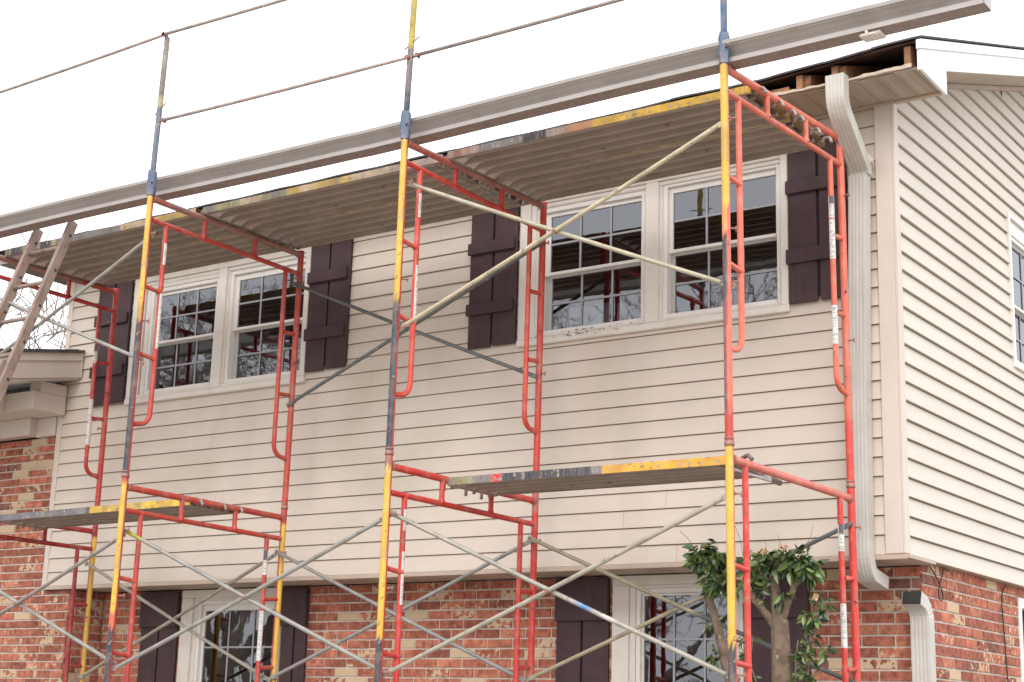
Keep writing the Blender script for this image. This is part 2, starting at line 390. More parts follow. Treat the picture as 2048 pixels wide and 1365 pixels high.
def brick_wall(mb, axis, fixed, sgn, a0, a1, z0, z1, holes=(), seed=1, start=0.0, row0=0, zclip=99):
    """running-bond wall; face looks towards sgn along the other axis"""
    rnd = random.Random(seed); H = .0677; LN = .203; mj = .0095
    row = row0; z = z1
    def P(t, off, zz): return (t, fixed + sgn * off, zz) if axis == 'x' else (fixed + sgn * off, t, zz)
    tz = [z1]
    while z > z0:
        pit = LN + mj; off = pit / 2 * (row % 2) + start
        t = off + math.floor((a0 - off) / pit) * pit
        zb, zt_ = z - H + mj, min(z, zclip)
        if zt_ - zb < .012: z -= H; row += 1; continue
        while t < a1:
            p0, p1 = max(t, a0), min(t + LN, a1)
            t += LN + mj
            ivs = [(p0, p1)]
            for h in holes:
                if zb < h[3] and zt_ > h[2]: ivs = cut(ivs, h[0], h[1])
            for q0, q1 in ivs:
                if q1 - q0 < .02: continue
                r = rnd.random()
                base = rnd.choice([(148, 78, 62), (158, 84, 66), (166, 92, 72), (140, 70, 57), (152, 76, 62), (128, 62, 52), (160, 96, 76)])
                if r < .05: base = (104, 58, 56)
                j = rnd.uniform(.85, 1.12)
                c = tuple((v_ * .76 + g_ * .24) * j * 1.2 for v_, g_ in zip(lin(*base), (.34, .21, .14)))
                r = rnd.random()
                al = 1.0
                if r < .07: al = .22
                elif r < .15: al = rnd.uniform(.40, .52)
                elif r < .30: al = rnd.uniform(.54, .6)
                c = (*c, al)
                d = rnd.uniform(.0, .003); e = .0025
                ja, jb, jc, jd = (rnd.uniform(-.0018, .0018) for _ in range(4))
                F = [P(q0 + e, d, zb + e + ja), P(q1 - e, d, zb + e + jb), P(q1 - e, d, zt_ - e + jc), P(q0 + e, d, zt_ - e + jd)]
                B = [P(q0, -.012, zb), P(q1, -.012, zb), P(q1, -.012, zt_), P(q0, -.012, zt_)]
                mb.quad(*F, col=c)
                for i in range(4): mb.quad(B[i], B[(i + 1) % 4], F[(i + 1) % 4], F[i], col=c)
        z -= H; row += 1
    # mortar sheet
    br = sorted(set([a0, a1] + [min(max(h[0], a0), a1) for h in holes] + [min(max(h[1], a0), a1) for h in holes]))
    for xa, xb in zip(br, br[1:]):
        zi = [(z0, z1)]
        for h in holes:
            if h[0] <= xa + 1e-6 and h[1] >= xb - 1e-6: zi = cut(zi, h[2], h[3])
        for za, zb in zi: mb.quad(P(xa, -.006, za), P(xb, -.006, za), P(xb, -.006, min(zb, zclip)), P(xa, -.006, min(zb, zclip)), mi=1)

LWA = (-6.215, -5.13, -1.55, -.158)
LWB = (-2.165, -1.205, -1.55, -.158)
mb = MB(); brick_wall(mb, 'x', YB, -1, -7.17, XB, GZ, -.160, [LWA, LWB], seed=11)
obj('front_brick_wall', mb, [M['brick'], M['mortar']], house)
LSW = (2.17, 3.2, -1.4, -.20)
mb = MB(); brick_wall(mb, 'y', XB + .002, 1, YB - .001, 7.5, GZ, -.132, [LSW], seed=5, start=.05)
obj('side_brick_wall', mb, [M['brick'], M['mortar']], house)
mb = MB(); brick_wall(mb, 'x', .02, -1, -13.5, XL - .013, GZ, 1.15, [], seed=23)
brick_wall(mb, 'x', .02, -1, XL - .0129, -7.185, GZ, 1.15 - 19 * .0677, [], seed=8, row0=19, zclip=-.1605)
brick_wall(mb, 'y', -7.187, 1, .021, YB + .02, GZ, -.1605, [], seed=9, start=.1)
obj('wing_brick_wall', mb, [M['brick'], M['mortar']], house)
mb = MB()
mb.box(-13.5, -7.6, .04, 5, -.1, 1.4); mb.box(-13.5, -7.21, .06, 5, GZ, -.17)
for x0, x1, z0, z1 in ((-7.1, LWA[0] - .0, GZ, -.165), (LWA[1], LWB[0], GZ, -.165), (LWB[1], XB - .02, GZ, -.165), (LWA[0], LWA[1], GZ, LWA[2]), (LWB[0], LWB[1], GZ, LWB[2])):
    mb.box(x0, x1, YB + .02, YB + .08, z0, z1)
obj('wall_core', mb, M['dark'], house)

# rooms behind the glass: dark boxes with a pale blind and furniture shapes would not be seen clearly, so just deep dark rooms
mb = MB()
for x0, x1, y0, y1, z0, z1 in ((XL + .1, -3.8, .075, 3.5, .1, 2.6), (-3.7, -.1, .075, 3.5, .1, 2.6), (-7.0, -3.9, YB + .085, 3.5, -1.95, -.17), (-3.8, -.2, YB + .085, 3.5, -1.95, -.17)):
    P = [V((x, y, z)) for x in (x0, x1) for y in (y0, y1) for z in (z0, z1)]
    for q in ((0, 1, 3, 2), (4, 6, 7, 5), (2, 3, 7, 6), (0, 2, 6, 4), (1, 5, 7, 3)): mb.quad(*[P[i] for i in q])
obj('interior_room', mb, M['room'], house)

# ------------------------------------------------------------------ windows
def unit(win, x0, x1, z0, z1, gx0, gx1, gz0, gz1, zr, yo, rows=2, axis='x', cols=3):
    """one double hung unit inside its opening: jamb frame, upper and lower sash, glass, grille. yo = outer plane"""
    def bx(mb, a0, a1, d0, d1, b0, b1, bev=.003):
        if axis == 'x': mb.bbox(a0, a1, yo + d0, yo + d1, b0, b1, bev)
        else: mb.bbox(yo - d1, yo - d0, a0, a1, b0, b1, bev)
    def pl(mb, a0, a1, d, b0, b1):
        if axis == 'x': mb.quad((a0, yo + d, b0), (a1, yo + d, b0), (a1, yo + d, b1), (a0, yo + d, b1))
        else: mb.quad((yo - d, a0, b0), (yo - d, a1, b0), (yo - d, a1, b1), (yo - d, a0, b1))
    fw = .032
    mb = MB()                                           # master frame
    bx(mb, x0, x0 + fw, -.004, .09, z0, z1); bx(mb, x1 - fw, x1, -.004, .09, z0, z1)
    bx(mb, x0 + fw, x1 - fw, -.004, .09, z1 - fw, z1); bx(mb, x0 + fw, x1 - fw, -.009, .09, z0, z0 + fw)
    obj('frame', mb, M['vinylw'], win)
    ix0, ix1, iz0, iz1 = x0 + fw, x1 - fw, z0 + fw, z1 - fw
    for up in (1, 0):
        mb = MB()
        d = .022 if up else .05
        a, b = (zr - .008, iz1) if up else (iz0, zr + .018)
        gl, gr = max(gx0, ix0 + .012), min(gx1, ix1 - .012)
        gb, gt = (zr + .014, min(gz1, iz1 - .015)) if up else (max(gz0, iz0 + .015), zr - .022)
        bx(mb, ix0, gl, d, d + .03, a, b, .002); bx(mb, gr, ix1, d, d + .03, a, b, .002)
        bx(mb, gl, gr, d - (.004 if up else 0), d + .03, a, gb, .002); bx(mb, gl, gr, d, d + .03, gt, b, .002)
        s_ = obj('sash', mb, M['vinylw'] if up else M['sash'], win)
        mb = MB(); pl(mb, gl - .002, gr + .002, d + .012, gb - .002, gt + .002)
        obj('glass', mb, M['glass'], win)
        mb = MB()
        for i in range(1, cols):
            xx = gl + (gr - gl) * i / cols; bx(mb, xx - .007, xx + .007, d + .0035, d + .0105, gb, gt, .001)
        for i in range(1, rows):
            zz = gb + (gt - gb) * i / rows; bx(mb, gl, gr, d + .0030, d + .0100, zz - .007, zz + .007, .001)
        obj('muntins', mb, M['grille'], win)

def double_window(name, R, mull, u1, u2, zr1, zr2, label):
    x0, x1, z0, z1 = R
    mb = MB()
    # casing boards proud of the siding, mitred look with inner step
    mb.bbox(x0, x0 + .085, -.034, .02, z0 + .05, z1, .004); mb.bbox(x1 - .05, x1, -.034, .02, z0 + .05, z1, .004)
    mb.bbox(x0 + .0855, x1 - .0505, -.031, .02, z1 - .09, z1 - .002, .004)
    mb.bbox(x0 - .004, x1 + .004, -.042, .02, z0, z0 + .0495, .006)
    # stepped inner stops
    mb.bbox(x0 + .0855, x0 + .125, -.018, .03, z0 + .055, z1 - .0905, .003)
    mb.bbox(x0 + .1255, x1 - .0505, -.016, .03, z1 - .118, z1 - .0905, .003)
    o = obj('window', mb, M['casing'], house, label=label)
    mb = MB(); mb.bbox(mull[0], mull[1], -.037, .06, z0 + .05, z1 - .092, .005); mb.bbox(mull[0] - .014, mull[1] + .014, -.015, .06, z0 + .05, z1 - .1185, .003)
    obj('mullion', mb, M['casing'], o)
    mb = MB(); mb.bbox(x0 + .126, x1 - .0515, -.026, .03, z0 + .0505, u1[2] - .002, .004)
    obj('sill', mb, M['casing'], o)
    for u, zr in ((u1, zr1), (u2, zr2)):
        X0, X1, Z0, Z1, g0, g1, h0, h1 = u
        mb = MB(); mb.bbox(X0 - .01, X1 + .01, -.010, .05, Z1 + .001, z1 - .1, .003); mb.bbox(X0 - .05, X0 - .0005, -.008, .05, Z0, Z1, .003); mb.bbox(X1 + .0005, X1 + .05, -.0085, .05, Z0, Z1, .003); obj('stop', mb, M['casing'], o)
        unit(o, X0, X1, Z0, Z1, g0, g1, h0, h1, zr, 0)
    return o
double_window('w', WA, (-5.668, -5.578), (-6.47, -5.682, 1.412, 2.305, -6.412, -5.71, 1.44, 2.245), (-5.56, -4.712, 1.412, 2.335, -5.485, -4.755, 1.448, 2.258), 1.842, 1.853,
              'left double window under the far deck, branches reflected in its panes')
double_window('w', WB, (-1.712, -1.612), (-2.58, -1.727, 1.452, 2.365, -2.50, -1.772, 1.487, 2.305), (-1.592, -.742, 1.452, 2.385, -1.532, -.79, 1.500, 2.315), 1.888, 1.91,
              'right double window with peeling sill between the two plum shutters')
# debris on the right window's sill
mb = MB(); rnd = random.Random(3)
for i in range(46):
    x = rnd.gauss(-2.15, .2); z = 1.452 + rnd.uniform(-.004, .004) if rnd.random() < .5 else 1.424 + rnd.uniform(-.012, .008)
    if x < -2.6: continue
    y = -.0275 if z > 1.44 else -.0433
    L_ = rnd.uniform(.004, .018)
    mb.bbox(x, x + L_, y - .003, y + .001, z, z + rnd.uniform(.002, .006), .0008)
obj('rotten_flake', mb, M['dark'], house, label='dark rot and flaked paint along the right window sill')

def low_window(R, fx, g, zt_, zb_, cols, label, zr):
    x0, x1 = R[0], R[1]; yo = YB - .02
    mb = MB()
    mb.bbox(x0, x0 + .125, yo - .005, yo + .1, R[2], -.225, .004); mb.bbox(g[1] + .03, x1, yo - .005, yo + .1, R[2], -.225, .004)
    mb.bbox(x0, x1, yo - .007, yo + .1, -.2245, -.1605, .004)
    mb.bbox(x0 + .1255, x0 + .17, yo + .012, yo + .1, R[2], -.2255, .003)
    mb.bbox(x0 - .02, x1 + .02, yo - .02, yo + .1, R[2] - .05, R[2] - .001, .004)
    mb.bbox(x0 + .1705, g[1] + .0295, yo + .004, yo + .1, -.245, -.2250, .003)
    o = obj('window', mb, M['casing'], house, label=label)
    unit(o, fx, g[1] + .029, R[2] + .002, -.2455, g[0], g[1], zb_, zt_, zr, yo + .02)
low_window(LWA, -6.045, (-5.985, -5.17), -.325, -1.5, 4, 'lower left window in the brick wall', -.91)
low_window(LWB, -1.992, (-1.95, -1.262), -.288, -1.5, 3, 'lower right window beside the small tree', -.87)

# side window
mb = MB()
y0, y1, z0, z1 = SW
mb.bbox(-.02, .03, y0, y0 + .035, z0, z1, .003); mb.bbox(-.02, .03, y1 - .035, y1, z0, z1, .003)
mb.bbox(-.02, .032, y0 + .0355, y1 - .0355, z1 - .04, z1 - .001, .003); mb.bbox(-.02, .034, y0 + .0355, y1 - .0355, z0, z0 + .04, .003)
mb.bbox(-.05, .012, y0 + .036, y1 - .036, z1 - .15, z1 - .041, .003)
sw = obj('window', mb, M['vinylw'], house, label='side window cut by the right edge of the photo')
unit(sw, y0 + .037, y1 - .037, z0 + .041, z1 - .151, y0 + .09, y1 - .09, z0 + .09, z1 - .2, 1.89, 0.0, axis='y')
mb = MB(); y0, y1, z0, z1 = LSW
mb.bbox(XB - .05, XB + .012, y0, y0 + .06, z0, z1, .003); mb.bbox(XB - .05, XB + .012, y1 - .06, y1, z0, z1, .003); mb.bbox(XB - .05, XB + .014, y0 + .0605, y1 - .0605, z1 - .07, z1, .003); mb.bbox(XB - .05, XB + .03, y0, y1, z0 - .05, z0 - .001, .003)
sw = obj('window', mb, M['vinylw'], house, label='ground floor side window at the right edge')
unit(sw, y0 + .061, y1 - .061, z0 + .001, z1 - .071, y0 + .11, y1 - .11, z0 + .06, z1 - .12, -.8, XB)

mb = MB()  # panels added behind the panes, imitating a bright reflection
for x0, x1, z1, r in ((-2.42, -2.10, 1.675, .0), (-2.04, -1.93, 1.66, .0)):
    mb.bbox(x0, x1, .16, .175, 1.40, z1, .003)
obj('reflection_panel', mb, M['pale'], house, label='pale bluish panels added inside the right window to stand in for a reflection')
# ------------------------------------------------------------------ shutters
def shutter(x0, gap, x1, z0, z1, bats, yo, lab, over=(.012, .0), tilt=0):
    """two boards with a slot between them and cross battens"""
    mb = MB()
    # slim backing frame edge that shows as the darker right return
    mb.bbox(x0 + .01, x1 - .004, yo - .004, yo + .006, z0 + .03, z1 - .02, .001)
    o = obj('shutter', mb, M['dark'], house, label=lab)
    for a, b in ((x0, gap - .009), (gap + .009, x1)):
        mb = MB(); dz = random.uniform(-.006, .006)
        mb.bbox(a, b, yo - .024, yo - .005, z0 + dz, z1, .003)
        for zz in (z0 + .11, z0 + .5, z0 + .78): xm = (a + b) / 2 + random.uniform(-.03, .03); mb.tube([(xm, yo - .0235, zz), (xm, yo - .0258, zz)], .0045, 8)
        obj('board', mb, M['shutter'], o)
    for k, (zb, zt_) in enumerate(bats):
        mb = MB(); mb.bbox(x0 - over[0], x1 - .018 + over[1], yo - .046, yo - .0245, zb, zt_, .004); obj('batten', mb, M['shutter'], o)
    return o
shutter(-7.085, -6.885, -6.68, 1.362, 2.47, ((1.60, 1.695), (2.045, 2.135)), -.018, 'plum shutter left of the left double window')
shutter(-4.672, -4.477, -4.272, 1.415, 2.47, ((1.65, 1.742), (2.098, 2.188)), -.018, 'plum shutter right of the left double window')
shutter(-3.142, -2.941, -2.737, 1.415, 2.49, ((1.653, 1.737), (2.10, 2.186)), -.018, 'plum shutter left of the right double window')
shutter(-.675, -.478, -.288, 1.436, 2.49, ((1.682, 1.775), (2.137, 2.225)), -.018, 'plum shutter behind the right end frame')
for x0, g_, x1, lab in ((-6.665, -6.455, -6.245, 'low shutter left of the lower left window'), (-5.11, -4.98, -4.86, 'low shutter right of the lower left window'),
                        (-2.60, -2.398, -2.19, 'low shutter left of the lower right window'), (-1.175, -.965, -.757, 'low shutter behind the small tree')):
    shutter(x0, g_, x1, -1.7, -.170, ((-.452, -.172),), YB - .004, lab, over=(.004, .02))

# ------------------------------------------------------------------ eaves, soffit, rake, roof
EY = -.44                    # front edge of the eave
mb = MB()
x = -7.75
i = 0
while x < .33:
    x2 = min(x + .115, .33)
    ragged = .0 if x > .1 or x < -3 else random.uniform(0, .03)
    mb.box(x, x2 - .012, EY + .02 + ragged, -.004 if x2 < .02 else .02, 2.634, 2.638)
    mb.box(x2 - .012, x2 - .004, EY + .02 + ragged, -.004 if x2 < .02 else .02, 2.638, 2.641); mb.box(x2 - .004, x2, EY + .02 + ragged, -.004, 2.629, 2.634)
    x = x2; i += 1
mb.box(-8.0, XL - .014, -.003, .7, 2.634, 2.640); mb.box(-8.0, -7.75, EY + .02, -.0035, 2.634, 2.640)
for k in range(7): mb.box(-8.0, XL - .014, .0 + k * .1, .006 + k * .1, 2.630, 2.6338)
# frieze moulding against the wall
mb.bbox(XL, .03, -.03, -.0245, 2.612, 2.633, .003)
mb.bbox(.03, .335, -.02, .012, 2.616, 2.6335, .003)
# torn drip strip hanging at the front edge
prev = None
for j in range(44):
    xa = -1.1 + j * .0325; q = (xa, EY + .006 + random.uniform(-.003, .003), 2.641 + random.uniform(-.003, .003), 2.659 + .006 * math.sin(xa * 7) + random.uniform(-.004, .005))
    if prev and random.random() < .96:
        mb.quad((prev[0], prev[1], prev[2]), (q[0], q[1], q[2]), (q[0], q[1] + .002, q[3]), (prev[0], prev[1] + .002, prev[3]))
        mb.quad((prev[0], prev[1], prev[2]), (q[0], q[1], q[2]), (q[0], q[1] + .03, 2.642), (prev[0], prev[1] + .03, 2.642))
    prev = q
# perforations: dark little slots on some soffit panels
for px in range(3):
    xa = .02 + px * .11
    for a in range(7):
        for b in range(22):
            xx = xa + a * .012; yy = -.40 + b * .0165
            if xx < .31 and (px < 3): mb.quad((xx, yy, 2.6335), (xx + .0055, yy, 2.6335), (xx + .0055, yy + .006, 2.6335), (xx, yy + .006, 2.6335), mi=1)
obj('eave_soffit', mb, [M['soffit'], M['seam_shade']], house)
def sag(x):
    t = [(-9, -.070), (-1.9, -.060), (-1.2, -.050), (-.63, -.052), (-.33, -.032), (-.07, -.016), (.4, 0)]
    for (a, za), (b, zb) in zip(t, t[1:]):
        if a <= x <= b: return za + (zb - za) * (x - a) / (b - a) + .003 * math.sin(x * 9)
    return 0
# open rafter ends
for xc in (-.40, -.17, .285, -.78, -1.3, -1.9, -2.5, -3.1, -3.7, -4.3, -4.9, -5.5, -6.1, -6.7, -7.3):
    mb = MB()
    for dx, ln in ((-.02, 0), (.021, .03)):
        if xc > .2 and dx > 0: continue
        P = [(EY + .03 + ln, 2.655), (EY + .03 + ln, 2.787 + sag(xc)), (1.2, 2.787 + RAKE * 1.6), (1.2, 2.663 + RAKE * 1.6)]
        mb.extr([(p[0], p[1]) for p in P], xc + dx - .0195, xc + dx + .0195, 'x', closed=True, caps=True)
    obj('rafter', mb, M['wood'], house)
mb = MB(); mb.bbox(-.62, -.50, EY + .05, EY + .2, 2.655, 2.705, .003); mb.box(-7.6, .3, -.06, -.02, 2.66, 2.80)
obj('blocking', mb, M['wood'], house)
# roof: sheathing plus shingles with a wavy front edge
def roof_sheet(mb, x0, x1, y0, y1, zlow, th, sag, step=.15, ragg=0):
    n = max(1, int((x1 - x0) / step)); prev = None
    rnd = random.Random(5)
    for i in range(n + 1):
        x = x0 + (x1 - x0) * i / n
        e = y0 + (rnd.uniform(-ragg, ragg) if ragg else 0); s_ = sag(x)
        cur = (V((x, e, zlow + s_)), V((x, y1, zlow + RAKE * (y1 - y0))), V((x, e, zlow + th + s_)), V((x, y1, zlow + th + RAKE * (y1 - y0))))
        if prev:
            mb.quad(prev[0], prev[1], cur[1], cur[0]); mb.quad(prev[2], cur[2], cur[3], prev[3]); mb.quad(prev[0], cur[0], cur[2], prev[2])
        else: mb.quad(cur[0], cur[2], cur[3], cur[1])
        prev = cur
    mb.quad(prev[0], prev[1], prev[3], prev[2])
mb = MB(); roof_sheet(mb, -8.02, .36, EY + .01, 3.75, 2.792, .014, sag)
obj('roof_sheathing', mb, M['sheath'], house)
mb = MB()
x = -8.04
while x < .37:
    x2 = min(x + random.choice((.30, .33, .45)), .375)
    e = random.uniform(-.006, .006)
    roof_sheet(mb, x, x2 - .003, EY - .022 + e, 3.75, 2.800 + e, .012, sag, step=.06)
    x = x2
mb.quad((-7.8, 3.75, 4.2), (.4, 3.75, 4.2), (.4, 8, 2.8), (-7.8, 8, 2.8))
obj('roof', mb, M['shingle'], house)
# rake fascia (two steps), plane x = .35
mb = MB()
def rk(y): return RAKE * (y - EY)
def par(mb, x0, x1, y0, y1, za, zb):
    P = [V((x, y, z + RAKE * (y - EY))) for x in (x0, x1) for y in (y0, y1) for z in (za, zb)]
    n = len(mb.v); mb.v += P
    for q in ((0, 1, 3, 2), (4, 6, 7, 5), (0, 4, 5, 1), (2, 3, 7, 6), (0, 2, 6, 4), (1, 5, 7, 3)):
        mb.f.append(tuple(n + i for i in q)); mb.c.append([(.5, .5, .5)] * 4); mb.sm.append(False); mb.mi.append(0)
par(mb, .335, .352, EY, 3.75, 2.612, 2.742); par(mb, .335, .364, EY - .012, 3.75, 2.7425, 2.800)
# boxed return, a triangle of white metal
tri = [(EY + .01, 2.618), (EY + .01, 2.632), (.0, 2.765), (.0, 2.614)]
mb.extr([(EY + .0, 2.625), (.005, 2.775), (.005, 2.612)], .3325, .3505, 'x', closed=True, caps=True)
obj('rake_fascia', mb, M['white'], house)
mb = MB(); par(mb, -8.02, -8.002, EY, 3.75, 2.625, 2.742); obj('rake_fascia', mb, M['white'], house)
mb = MB()
par(mb, .018, .3345, .0, 3.75, 2.6165, 2.6265)
for j in range(26):
    y = .012 + j * .145
    P = lambda x, yy, dz=0: (x, yy, 2.612 + RAKE * (yy - EY) + dz + .004)
    mb.quad(P(.02, y), P(.334, y), P(.334, y + .135), P(.02, y + .135)); mb.quad(P(.02, y + .135), P(.334, y + .135), P(.334, y + .145, .01), P(.02, y + .145, .01))
par(mb, .016, .04, .02, 3.75, 2.578, 2.612)
obj('rake_soffit', mb, M['soffit'], house)

# ------------------------------------------------------------------ downspouts
def spout_prof(w_, d_, ribs=5):
    pts = []
    for i in range(ribs * 4 + 1):
        t = i / (ribs * 4); pts.append((-w_ / 2 + w_ * t, -d_ / 2 - (.0013 if i % 4 in (1, 2) else 0)))
    for i in range(9):
        t = i / 8; pts.append((w_ / 2 + (.001 if i % 4 in (1, 2) else 0), -d_ / 2 + d_ * t))
    pts += [(w_ / 2, d_ / 2), (-w_ / 2, d_ / 2)]
    return pts
def spout(mb, path, w_=.118, d_=.078, crimp=None):
    """path: list of (centre, tangent-frame angle) ; the section stays horizontal in x and swings in the yz plane"""
    prof = spout_prof(w_, d_); rings = []
    for i, (p, ang) in enumerate(path):
        p = V(p); ca, sa = math.cos(ang), math.sin(ang)
        k_ = .965 if crimp and crimp[0] <= i < crimp[1] and i % 2 else 1
        rings.append([p + V((q[0] * k_, q[1] * k_ * ca, q[1] * k_ * sa)) for q in prof])
    m = len(prof)
    for a, b in zip(rings, rings[1:]):
        for j in range(m):
            mb.quad(a[j], a[(j + 1) % m], b[(j + 1) % m], b[j])
def bend(c0, p0, ang0, ang1, n): pass
mb = MB()
# from the torn outlet at the eave, back to the wall, then down
path = []
path += [((-.150, -.47, 2.665), 0), ((-.150, -.47, 2.55), 0)]
for k in range(1, 7):
    a = math.radians(52) * k / 6
    path.append(((-.150, -.47 + .16 * (1 - math.cos(a)), 2.55 - .16 * math.sin(a)), a))
y_, z_ = path[-1][0][1], path[-1][0][2]
a = math.radians(52); L_ = (-.075 - .05 - y_) / math.sin(a)
path.append(((-.158, y_ + math.sin(a) * L_, z_ - math.cos(a) * L_), a))
y_, z_ = path[-1][0][1], path[-1][0][2]
for k in range(1, 6):
    aa = math.radians(52) * (1 - k / 5); path.append(((-.163, y_ + .06 * (math.cos(aa) - math.cos(a)) * 1.0, z_ - .06 * (math.sin(a) - math.sin(aa))), aa))
yw = path[-1][0][1]; zt_ = path[-1][0][2]
print('spout reaches wall at', yw, zt_)
spout(mb, path, .116, .078, crimp=(9, 14))
path = [((-.165, yw, zt_ + .005), 0), ((-.175, yw, 2.15), 0), ((-.217, -.068, .85), 0), ((-.222, -.068, -.12), 0)]
for k in range(1, 7):
    a = math.radians(78) * k / 6
    path.append(((-.222, -.068 + .075 * (1 - math.cos(a)), -.12 - .075 * math.sin(a) - .05 * k / 6), a))
path.append(((-.222, .17, -.275), math.radians(78)))
spout(mb, path, .112, .076)
ds = obj('downspout', mb, M['spout'], house, label='tall beige corrugated downspout with the elbow below the torn eave')
mb = MB()
mb.bbox(-.238, -.098, yw - .048, yw + .045, 2.235, 2.275, .004, M=None)
obj('strap', mb, M['trim'], ds)
mb = MB()
path = []; y0_ = YB - .062; zc = -.475
for k in range(11):
    a = math.radians(72) * (1 - k / 10); path.append(((-.036 + .010 * k / 10, y0_ - .105 * (1 - math.cos(a)), zc + .105 * math.sin(a)), a))
p0_ = path[0][0]; a = math.radians(72)
mouth = (p0_[0] - .004, p0_[1] - .055 * math.sin(a), p0_[2] + .055 * math.cos(a))
path = [(mouth, a)] + path + [((-.024, y0_, -1.0), 0), ((-.024, y0_, GZ + .1), 0)]
spout(mb, path, .116, .08, crimp=(1, 11))
lo = obj('downspout', mb, M['spout'], house, label='lower white downspout stub with an open dark mouth on the brick corner')
mb = MB(); a = math.radians(72); c_ = V(mouth) + V((0, math.sin(a), -math.cos(a))) * .003
u_ = V((0, math.cos(a), math.sin(a)))
mb.poly([c_ + V((-.053, 0, 0)) - u_ * .035, c_ + V((.053, 0, 0)) - u_ * .035, c_ + V((.053, 0, 0)) + u_ * .035, c_ + V((-.053, 0, 0)) + u_ * .035]); obj('mouth', mb, M['dark'], lo)  # dark sheet across the pipe end, in place of the shade inside

# cables on the brick
mb = MB()
def loop(pts, r=.0035, n=6):
    P = []
    pts = [V(p) for p in pts]
    for i in range(len(pts) - 1):
        p0 = pts[max(i - 1, 0)]; p1 = pts[i]; p2 = pts[i + 1]; p3 = pts[min(i + 2, len(pts) - 1)]
        for k in range(8):
            t = k / 8
            P.append(.5 * ((2 * p1) + (-p0 + p2) * t + (2 * p0 - 5 * p1 + 4 * p2 - p3) * t * t + (-p0 + 3 * p1 - 3 * p2 + p3) * t ** 3))
    P.append(pts[-1]); return P
mb.tube(loop([(-.03, .47, -.145), (-.025, .56, -.20), (-.02, .64, -.27), (-.02, .66, -.33), (-.022, .61, -.335), (-.022, .60, -.28), (-.02, .66, -.19), (-.03, .72, -.145), (-.03, .81, -.15)]), .004, 6)
obj('cable', mb, M['cable'], house, label='thin black cable looping below the side siding near the corner')
mb = MB()
mb.tube(loop([(-.03, 1.90, -.145), (-.03, 1.80, -.22), (-.03, 1.81, -.4), (-.03, 1.83, -.6), (-.03, 1.85, -.8), (-.03, 1.84, -1.2), (-.03, 1.84, -2.1)]), .0045, 6)
obj('cable', mb, M['cable'], house, label='thin black cable hanging straight down the side brick wall')

# ------------------------------------------------------------------ porch roof on the left wing
PX = -7.25
mb = MB()
def pz(y): return 1.855 + .20 * y                 # top of fascia
def slope_box(mb, x0, x1, y0, y1, za, zb, mi=0):
    P = [V((x, y, .20 * y + z)) for x in (x0, x1) for y in (y0, y1) for z in (za, zb)]
    n = len(mb.v); mb.v += P
    for q in ((0, 1, 3, 2), (4, 6, 7, 5), (0, 4, 5, 1), (2, 3, 7, 6), (0, 2, 6, 4), (1, 5, 7, 3)):
        mb.f.append(tuple(n + i for i in q)); mb.c.append([(.5, .5, .5)] * 4); mb.sm.append(False); mb.mi.append(mi)
slope_box(mb, PX - .02, PX, -1.15, -.026, 1.635, 1.782); slope_box(mb, PX - .02, PX + .012, -1.15, -.026, 1.7825, 1.850)
slope_box(mb, PX - .02, PX + .016, -.030, -.0255, 1.632, 1.853)
obj('porch_rake_fascia', mb, M['trim'], house)
mb = MB(); slope_box(mb, -14, PX + .03, -1.2, -.026, 1.851, 1.872)
for i in range(7): slope_box(mb, -14, PX + .032, -1.2 + i * .16, -1.2 + i * .16 + .15, 1.8722, 1.8722 + .006)
slope_box(mb, -14, PX - .3, -.02, 4.0, 1.851, 1.872)
obj('porch_roof', mb, M['shingle'], house)
mb = MB(); slope_box(mb, -14, PX - .0205, -1.14, -.026, 1.62, 1.634); slope_box(mb, -14, PX - .021, -1.15, -1.13, 1.6345, 1.85)
mb.bbox(-14, -7.4, -.37, -.028, 1.315, 1.47, .004)
mb.bbox(-7.55, -7.401, -.30, -.028, 1.4705, 1.565, .003)
mb.bbox(-14, -7.76, -.60, -.3705, 1.30, 1.52, .004)
mb.bbox(-14, -7.76, -.10, -.0, 1.16, 1.3145, .004)
mb.bbox(-7.759, XL - .02, -.03, .03, 1.152, 1.3145, .003)
obj('porch_soffit_box', mb, M['trim'], house)

# ------------------------------------------------------------------ scaffold colours
RED = (.46, .05, .035); SALMON = (.66, .135, .08); YEL = (.66, .40, .05); DRK = (.045, .05, .062); BLU = (.062, .11, .19)
BRN = (.30, .14, .11); GAL = (.33, .315, .285); GALY = (.36, .32, .22); GALD = (.13, .135, .135); TAN = (.50, .43, .30)
LEFT = V((-.80, -.60, 0))
def mixc(a, b, t): return tuple(a[i] * (1 - t) + b[i] * t for i in range(3))
def banded(base, bands, thr=-.35, rag=.05):
    """paint bands (z0,z1,colour) on the left-facing side of a post, base colour on the rest"""
    def f(p, n):
        c = base
        jz = p.z + math.sin(p.z * 37) * .004 + rag * .3 * math.sin(n.x * 5 + n.y * 3)
        for z0, z1, cc, th in bands:
            if z0 <= jz < z1 and n.dot(LEFT) > th: c = cc
        return c
    return f

